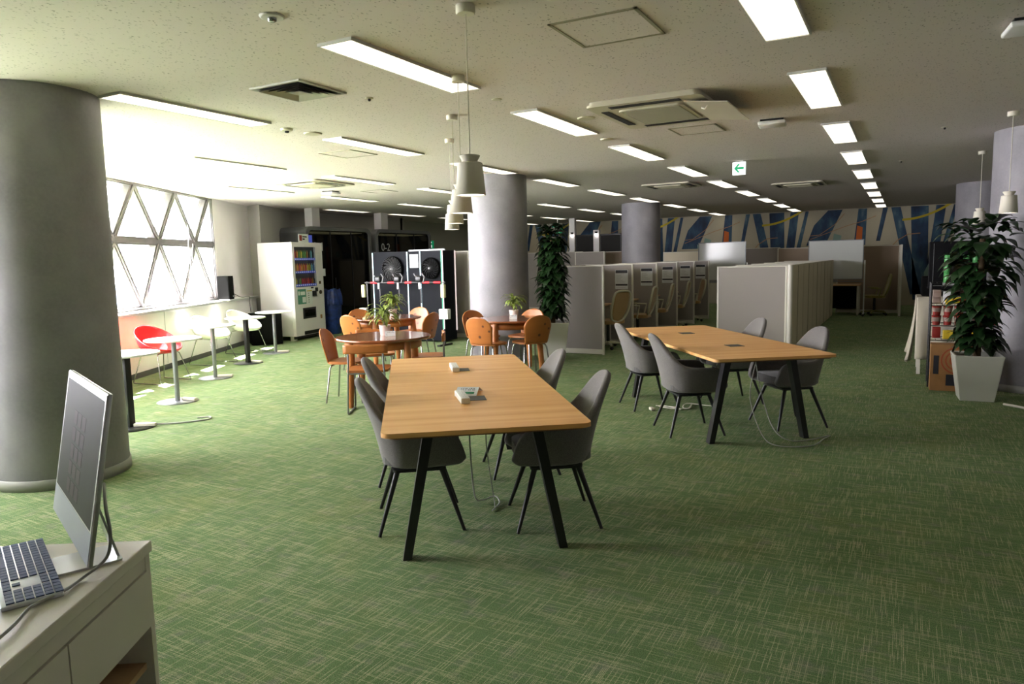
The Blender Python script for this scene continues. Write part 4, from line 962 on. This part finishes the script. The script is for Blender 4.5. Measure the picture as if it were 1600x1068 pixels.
for k, x in enumerate((-8.93, -8.13)):
    t = thing('dark_screen', ['dark glass screen far back, between the white posts', 'dark glass screen far back, right of the white posts'][k], 'screen', (x, 20.45, 0))
    obj('screen_panel', MB().box(.02, .64, 0, .02, .05, 2.18), 'screen', t)
    obj('screen_frame', MB().box(0, .02, -.01, .03, 0, 2.22).box(.64, .66, -.01, .03, 0, 2.22).box(0, .66, -.01, .03, 2.18, 2.22), 'black', t)
    s2 = thing('spot_lamp', ['tiny lit spot lamp on the left white post far back', 'tiny lit spot lamp on the right white post far back'][k], 'spot lamp', (x-.1, 20.36, 2.22), 0)
    obj('lamp_body', MB().lathe([(.03, 0), (.045, .08)], 12), 'black', s2); obj('lamp_lens', MB().sphere((0, 0, -.01), .045, 6), 'spot', s2)
# desk and olive chair beneath right whiteboard
t = thing('work_desk', 'wood topped white-leg desk under the right whiteboard', 'desk', (-1.75, 19.22, 0))
obj('desk_top', MB().rbox(-.9, .82, -.35, .35, .70, .73, .004), 'deskw', t)
for x in (-.85, .78):
    for y in (-.3, .3): obj('leg', MB().box(x-.025, x+.025, y-.025, y+.025, .03, .70).lathe([(.02, 0), (.02, .03)], 10, (x, y)), 'partf', t)
obj('modesty_panel', MB().box(-.83, .76, .26, .28, .12, .69), 'blackm', t)
oc2 = office_chair('olive', 'olive office chair beside the tan partition at right', 'oframe'); oc2.location = (-.62, 19.05, 0); oc2.rotation_euler.z = PI/2+.15
t = thing('work_desk', 'desk edge visible between the two cubicle blocks', 'desk', (-3.9, 20.0, 0))
obj('desk_top', MB().rbox(-.5, .7, -.35, .35, .70, .73, .004), 'deskw', t)
for x in (-.45, .65): obj('leg', MB().box(x-.025, x+.025, -.3, .3, 0, .70), 'partf', t)
dup(oc2, (-3.35, 19.25, 0), 2.6, 'dark olive office chair between the two cubicle blocks')

# ================================================================== tall potted plants
def leaf_geo(m, base, d, Ln, w_, droop, r):
    d = d.normalized(); side = d.cross(Vector((0, 0, 1)));
    if side.length < .1: side = Vector((1, 0, 0))
    side.normalize(); v = []; p = Vector(base); dd = d.copy(); N = 6
    prof = (.10, .75, 1.0, .9, .55, .22, .0)
    for i in range(N+1):
        nrm = side.cross(dd).normalized(); ww = w_*prof[i]
        v += [p-side*ww+nrm*(.18*ww), p, p+side*ww+nrm*(.18*ww)]
        p = p+dd*(Ln/N); dd = (dd+Vector((0, 0, -droop/N))).normalized()
    m.add(v, [(3*i+j, 3*i+j+1, 3*i+j+4, 3*i+j+3) for i in range(N) for j in (0, 1)], 0, True)
def big_plant(loc, rz, lab, potw, poth, H, prof, n, seed, avoid=None):
    t = thing('tall_potted_plant', lab, 'plant', loc, rz, 'tall leafy plants in white pots')
    a, b = potw/2*.70, potw/2
    m = MB(); o = [(-1, -1), (1, -1), (1, 1), (-1, 1)]
    v = [(x*a, y*a, 0) for x, y in o]+[(x*b, y*b, poth) for x, y in o]+[(x*(b-.022), y*(b-.022), poth) for x, y in o]+[(x*(b-.04), y*(b-.04), poth-.06) for x, y in o]
    fs = [(3, 2, 1, 0)]
    for k in range(3):
        for i in range(4): j = (i+1) % 4; fs.append((4*k+i, 4*k+j, 4*k+4+j, 4*k+4+i))
    m.add(v, fs); obj('planter', m, 'pot', t, mods=[BEV(.008, 2)])
    obj('soil', MB().box(-b+.045, b-.045, -b+.045, b-.045, poth-.08, poth-.058), 'soil', t)
    obj('trunk', MB().cone((0, 0, poth-.06), (0, 0, H*.9), .035, .025, 12), 'stem', t)
    r = random.Random(seed); lm = MB()
    for k in range(n):
        q = r.random(); z = poth+.06+(H-poth-.06)*q; R = prof(q)*r.uniform(.25, 1.0); an = r.uniform(0, 2*PI)
        up_ = r.uniform(-.5, .5)+(.6 if q > .9 else 0)
        dvec = Vector((math.cos(an), math.sin(an), up_))
        if avoid:
            ga = an+rz
            if (Vector((loc[0]+math.cos(ga)*(R*.55+.2), loc[1]+math.sin(ga)*(R*.55+.2)))-Vector(avoid[:2])).length < avoid[2]: continue
        leaf_geo(lm, (R*.55*math.cos(an), R*.55*math.sin(an), z), dvec, r.uniform(.15, .24), r.uniform(.045, .072), r.uniform(.8, 2.0), r)
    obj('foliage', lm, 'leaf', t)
    return t
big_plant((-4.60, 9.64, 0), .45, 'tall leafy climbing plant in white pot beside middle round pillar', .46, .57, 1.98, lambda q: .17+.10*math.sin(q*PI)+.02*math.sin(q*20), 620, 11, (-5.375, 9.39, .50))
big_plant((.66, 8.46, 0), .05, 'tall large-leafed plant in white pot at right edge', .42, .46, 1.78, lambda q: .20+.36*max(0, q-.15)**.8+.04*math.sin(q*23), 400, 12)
cord('pale cable on the floor beside the right plant pot', [(.88, 8.22, .008), (1.0, 8.1, .012), (1.15, 7.95, .01), (1.3, 7.8, .01)], .012, 'cable')

# ================================================================== snack rack
t = thing('wire_snack_rack', 'black wire snack rack behind the right potted plant', 'rack', (.26, 9.05, 0))
Wr, Dr, Hr = .70, .40, 1.14
for x in (0, Wr):
    for y in (0, Dr): obj('post', MB().cone((x, y, 0), (x, y, Hr), .009, n=8), 'black', t)
sm_ = MB()
for y_ in (Dr,):
    for i in range(18): sm_.cone((0, y_, .08+i*.06), (Wr, y_, .08+i*.06), .0022, n=4)
obj('back_wires', sm_, 'silledge', t)
sm_ = MB()
for i in range(18): sm_.cone((0, 0, .08+i*.06), (0, Dr, .08+i*.06), .003, n=4)
for i in range(6): sm_.cone((0, Dr*i/6, .05), (0, Dr*i/6, Hr), .003, n=4)
obj('side_wires', sm_, 'black', t)
for z in (.10, .52, .68, .90, 1.14):
    s_ = MB(); s_.cone((0, 0, z), (Wr, 0, z), .005, n=6).cone((0, Dr, z), (Wr, Dr, z), .005, n=6)
    for i in range(13): s_.cone((Wr*i/12, 0, z), (Wr*i/12, Dr, z), .003, n=4)
    obj('shelf', s_, 'black', t)
obj('price_rail', MB().box(.10, Wr, -.012, -.006, 1.125, 1.15), 'silver', t)
cp = thing('noodle_cup', 'x', 'cup'); obj('cup', MB().lathe([(.034, 0), (.047, .10), (.049, .103)], 18), 'cupred', cp)
obj('cup_band', MB().lathe([(.0405, .04), (.0465, .085)], 18, cap=False), 'cupw', cp)
first = True; k = 0
for z, row in ((.684, 'lower'), (.790, 'upper')):
    for i in range(6):
        if row == 'lower' and False: continue
        x, y = .26+.06+i*.105, 9.05+.07
        lab = 'red and white noodle cup on the snack rack, %s layer, %s from left' % (row, ['first', 'second', 'third', 'fourth', 'fifth', 'sixth'][i])
        if first: cp.location = (x, y, z); cp['label'] = lab; cp['group'] = 'noodle cups on the rack'; first = False
        else: dup(cp, (x, y, z+.0), i*.7, lab, 'noodle cups on the rack')
can = tag(obj('snack_can', MB().lathe([(.036, 0), (.04, .004), (.04, .095), (.036, .10)], 18), 'tcan'), 'x', 'can')
first = True
for l, z in enumerate((1.146, 1.2465, 1.347)):
    for i in range(4):
        lab = 'green can on top of snack rack, %s layer, %s from left' % (['bottom', 'middle', 'top'][l], ['first', 'second', 'third', 'fourth'][i])
        c_ = can if first else can.copy()
        if not first: C.objects.link(c_)
        c_.location = (.41+i*.085, 9.14, z); c_['label'] = lab; c_['group'] = 'green cans on the rack'; first = False
t = thing('snack_packet', 'long yellow snack packet leaning on the snack rack', 'packet', (.56, 9.14, .912), .1)
obj('packet_body', MB().rbox(-.16, .16, -.03, .03, 0, .06, .012, T=TR(0, 0, .02, 0, 0, -.15)), 'yellow', t)
obj('packet_print', MB().box(-.09, .06, -.0305, -.03, .02, .045, T=TR(0, 0, .02, 0, 0, -.15)), 'cupred', t)
sn = tag(obj('snack_bag', MB().rbox(-.035, .035, -.012, .012, 0, .10, .008), 'yellow', None), 'x', 'packet'); first = True
for i in range(5):
    c_ = sn if first else sn.copy()
    if not first: C.objects.link(c_)
    first = False
    c_.location = (.42+i*.06, 9.13, .527); c_.rotation_euler = (-.15, 0, 0); c_['group'] = 'gold snack bags on the rack'; c_['label'] = 'gold snack bag on the middle rack shelf, %s from left' % ['first', 'second', 'third', 'fourth', 'fifth'][i]
for i, (mt, x, z, h) in enumerate((('cupred', .33, .527, .12), ('dr4', .31, .11, .13), ('dr2', .40, .11, .16), ('cupw', .32, .912, .15), ('paper', .42, .912, .13))):
    tag(obj('snack_box', MB().rbox(-.04, .04, -.05, .05, 0, h, .005), mt, None, (x, 9.28, z)), ['red snack box inside the rack middle shelf', 'blue snack box at the bottom of the rack', 'green snack box at the bottom of the rack', 'pale snack box at the left of the rack upper shelf', 'white snack box beside the pale one on the rack'][i], 'box', 'snack boxes in the rack')
t = thing('cardboard_box', 'orange printed cardboard box standing before the snack rack', 'box', (.47, 8.93, 0))
obj('carton', MB().box(-.20, .20, -.10, .09, 0, .50), 'card', t, mods=[BEV(.004)])
obj('printed_marks', MB().box(-.17, -.12, -.102, -.10, .18, .38).box(-.05, .15, -.102, -.10, .06, .18), 'ink', t)
pr = MB(); A = frame3((.04, -.1, .33), (1, 0, 0), (0, 0, 1), (0, -1, 0))
for rr_ in (.05, .09, .13): pr.lathe([(rr_, .0005), (rr_+.008, .002), (rr_+.014, .0005)], 28, T=A, cap=False)
obj('printed_rings', pr, 'cardp', t)
t = thing('television', 'black television set standing behind the green cans', 'television', (.63, 9.79, 0))
obj('screen', MB().rbox(-.39, .37, -.03, .03, 1.05, 1.60, .008), 'tv', t); obj('stand', MB().box(-.05, .05, -.02, .02, .05, 1.05).box(-.3, .1, -.05, .05, .0, .05), 'black', t)
obj('bezel_edge', MB().box(-.345, -.34, -.033, -.03, 1.1, 1.58), 'boardf', t)
t = thing('printer', 'black printer on the cloth covered table behind the rack', 'printer', (.36, 10.25, .945))
obj('printer_body', MB().rbox(-.18, .25, -.16, .16, .002, .24, .02), 'blackm', t); obj('printer_tray', MB().box(-.12, .2, -.22, -.15, .10, .115), 'black', t)
t = thing('covered_table', 'side table under a draped beige linen cloth', 'table', (.45, 10.25, 0))
obj('table_top', MB().box(-.30, .45, -.30, .35, .90, .93), 'partf', t)
for x in (-.27, .42):
    for y in (-.27, .32): obj('leg', MB().box(x-.02, x+.02, y-.02, y+.02, 0, .90), 'partf', t)
def dr(u, v): a = .02*math.sin(u*26)*v; return (-.315-a-.07*v*v*(1+.3*math.sin(u*9)), -.32+.70*u, .935-.76*v-.05*math.sin(u*5)*v)
def drf(u, v): return (-.315+.78*u, -.325-.02*math.sin(u*22)*v-.05*v, .935-.74*v)
tag(obj('linen_cloth', MB().grid(dr, 40, 14).grid(drf, 40, 14).box(-.31, .45, -.32, .37, .932, .938), 'cloth', None, (.45, 10.25, 0), 0, [('SOLIDIFY', dict(thickness=.006, offset=1))]), 'beige linen cloth hanging off the side table', 'cloth')

# ================================================================== reception desk with computer
ex = Vector((.52, -.8542, 0)); ey = Vector((-.8542, -.52, 0))      # along the drawer face; into the desk
D0 = Vector((-1.789, 1.170, 0)); A = frame3(D0, ex, ey, (0, 0, 1)); A2 = A
Hd = .76
# the local frame is left-handed (x along, y inward) so meshes are built flat and recalculated
def dk(name, m, mt, par, **kw):
    o = obj(name, m, mt, par, **kw)
    return o
t = thing('reception_desk', 'cream desk with drawers at lower left corner', 'desk', D0)
B = A.copy(); B[0][3] = B[1][3] = 0
Ld, Dd = 1.7, .75
dk('desk_top', MB().box(0, Ld, 0, Dd, Hd-.03, Hd, T=B), 'desk', t, mods=[BEV(.003)])
k = MB(); k.box(0, Ld, .012, .03, Hd-.075, Hd-.0305, T=B); k.box(.0, .022, .01, Dd-.01, 0, Hd-.0305, T=B); k.box(.40, .42, .03, Dd-.02, 0, Hd-.08, T=B); k.box(Ld-.022, Ld, .01, Dd-.01, 0, Hd-.0305, T=B)
k.box(.022, Ld-.022, Dd-.03, Dd-.012, 0, Hd-.031, T=B)
dk('carcass', k, 'desk', t)
dk('drawer_front', MB().box(.025, .397, .008, .028, Hd-.235, Hd-.079, T=B), 'desk', t)
dk('door_panel', MB().box(.403, .95, .008, .028, .06, Hd-.079, T=B), 'desk', t)
dk('door_panel', MB().box(.956, Ld-.025, .008, .028, .06, Hd-.079, T=B), 'desk', t)
dk('shelf', MB().box(.024, .398, .03, Dd-.04, .40, .418, T=B), 'deskw', t)
dk('drawer_bottom', MB().box(.024, .398, .03, Dd-.04, Hd-.25, Hd-.236, T=B), 'desk', t)
k = MB()
for i in range(6): k.box(.0221, .0235, .10, .108, .28+i*.032, .288+i*.032, T=B)
dk('shelf_pin_hole', k, 'ink', t)
gp = A @ Vector((.66, .04+.03, Hd)); gm = MB().lathe([(.026, .0), (.033, .0005), (.034, .002), (.028, .003), (.026, .0015)], 28)
g_ = thing('cable_grommet', 'round cable hole ring in the desk top at left edge', 'grommet', gp)
obj('ring', gm, 'sill', g_); obj('hole', MB().lathe([(.026, .0001), (.026, .0012)], 24), 'blackm', g_)
# computer
nn = Vector((.33, .944, 0)).normalized(); rg = Vector((nn.y, -nn.x, 0)); ang = math.atan2(rg.y, rg.x)
cb = Vector((-1.745, .965, 0))+(-rg)*.068+nn*.0
cb = Vector((-1.835, 1.013, 0)); ang = -.378; nn = Vector((.369, .929, 0)); rg = Vector((.929, -.369, 0))
t = thing('desktop_computer', 'thin silver all-in-one computer on the cream desk', 'computer', (cb.x, cb.y, Hd+.0005), ang)
obj('stand_foot', MB().prism(rrect(.13, .147, .01, 6, .02), 0, .005), 'silver', t)
obj('stand_neck', MB().box(-.045, .06, -.003, .003, 0, .20, T=TR(0, .068, .004, 0, .25)), 'silver', t)
P = TR(-.04, -.02, .055, 0, -.18)
obj('housing', MB().rbox(-.2735, .2735, -.0055, .0055, 0, .405, .0025, T=P), 'silver', t)
obj('screen', MB().box(-.256, .256, -.0068, -.0058, .082, .385, T=P), 'screen', t)
obj('bezel', MB().box(-.271, .271, -.0066, -.0056, .078, .082, T=P).box(-.271, .271, -.0066, -.0056, .385, .401, T=P).box(-.271, -.256, -.0066, -.0056, .082, .385, T=P).box(.256, .271, -.0066, -.0056, .082, .385, T=P), 'bezel', t)
obj('chin', MB().box(-.271, .271, -.0066, -.0056, .003, .077, T=P), 'chin', t)
ic = MB()
for i in range(3):
    for j in range(5): ic.box(-.10+i*.06, -.055+i*.06, -.0072, -.0069, .10+j*.045, .135+j*.045, T=P)
obj('screen_icons', ic, mat('icon_dim', (.06, .045, .05), .5, spec=.04), t)
kc = Vector(((-2.079-1.686)/2, (1.032+.751)/2, 0)); 
kd = math.atan2(-.30, .95)
t = thing('keyboard', 'white keyboard with blue keys on the cream desk', 'keyboard', (kc.x-.0, kc.y, Hd+.0005), math.atan2(.861-1.032, -1.663+2.079))
obj('keyboard_body', MB().rbox(-.215, .215, -.060, .060, 0, .010, .003), 'keyb', t)
k = MB()
for r_ in range(6):
    y = -.049+r_*.0187; x = -.207
    n = 14
    for i in range(n):
        if r_ == 0 and 4 <= i <= 8: continue
        k.box(x+i*.0193, x+i*.0193+.0165, y, y+.0158, .0099, .0125)
    if r_ == 0: k.box(x+4*.0193, x+9*.0193-.003, y, y+.0158, .0099, .0125)
    for i in range(3):
        if r_ in (2, 3) or (r_ == 1) or (r_ == 0 and False): continue
        k.box(.068+i*.0193, .0845+i*.0193, y, y+.0158, .0099, .0125)
    for i in range(4): k.box(.131+i*.0193, .1475+i*.0193, y, y+.0158, .0099, .0125)
k.box(.0873, .1038, -.0303, -.0145, .0099, .0125)
obj('keys', k, 'key', t)
q = lambda p, z=Hd+.006: (p[0], p[1], z)
cc = Vector((cb.x, cb.y, 0))
cord('grey computer cable curving over the desk to cable hole', [(-1.80, 1.06, .95), (-1.70, 1.0, .92), (-1.665, .985, .865), (-1.69, .985, .80), (-1.706, .934, .7665), (-1.675, .868, .7665), (-1.662, .796, .7675), (-1.594, .717, .768), (gp.x-.01, gp.y+.02, Hd+.006), (gp.x, gp.y, Hd+.003)], .004)

# ================================================================== extra background pieces
tag(obj('wall_shelf_board', MB().box(0, .03, 0, .55, 1.0, 1.9), 'wallw', None, (-13.18, 18.9, 0)), 'pale board on the far wall right of the booths', 'board')
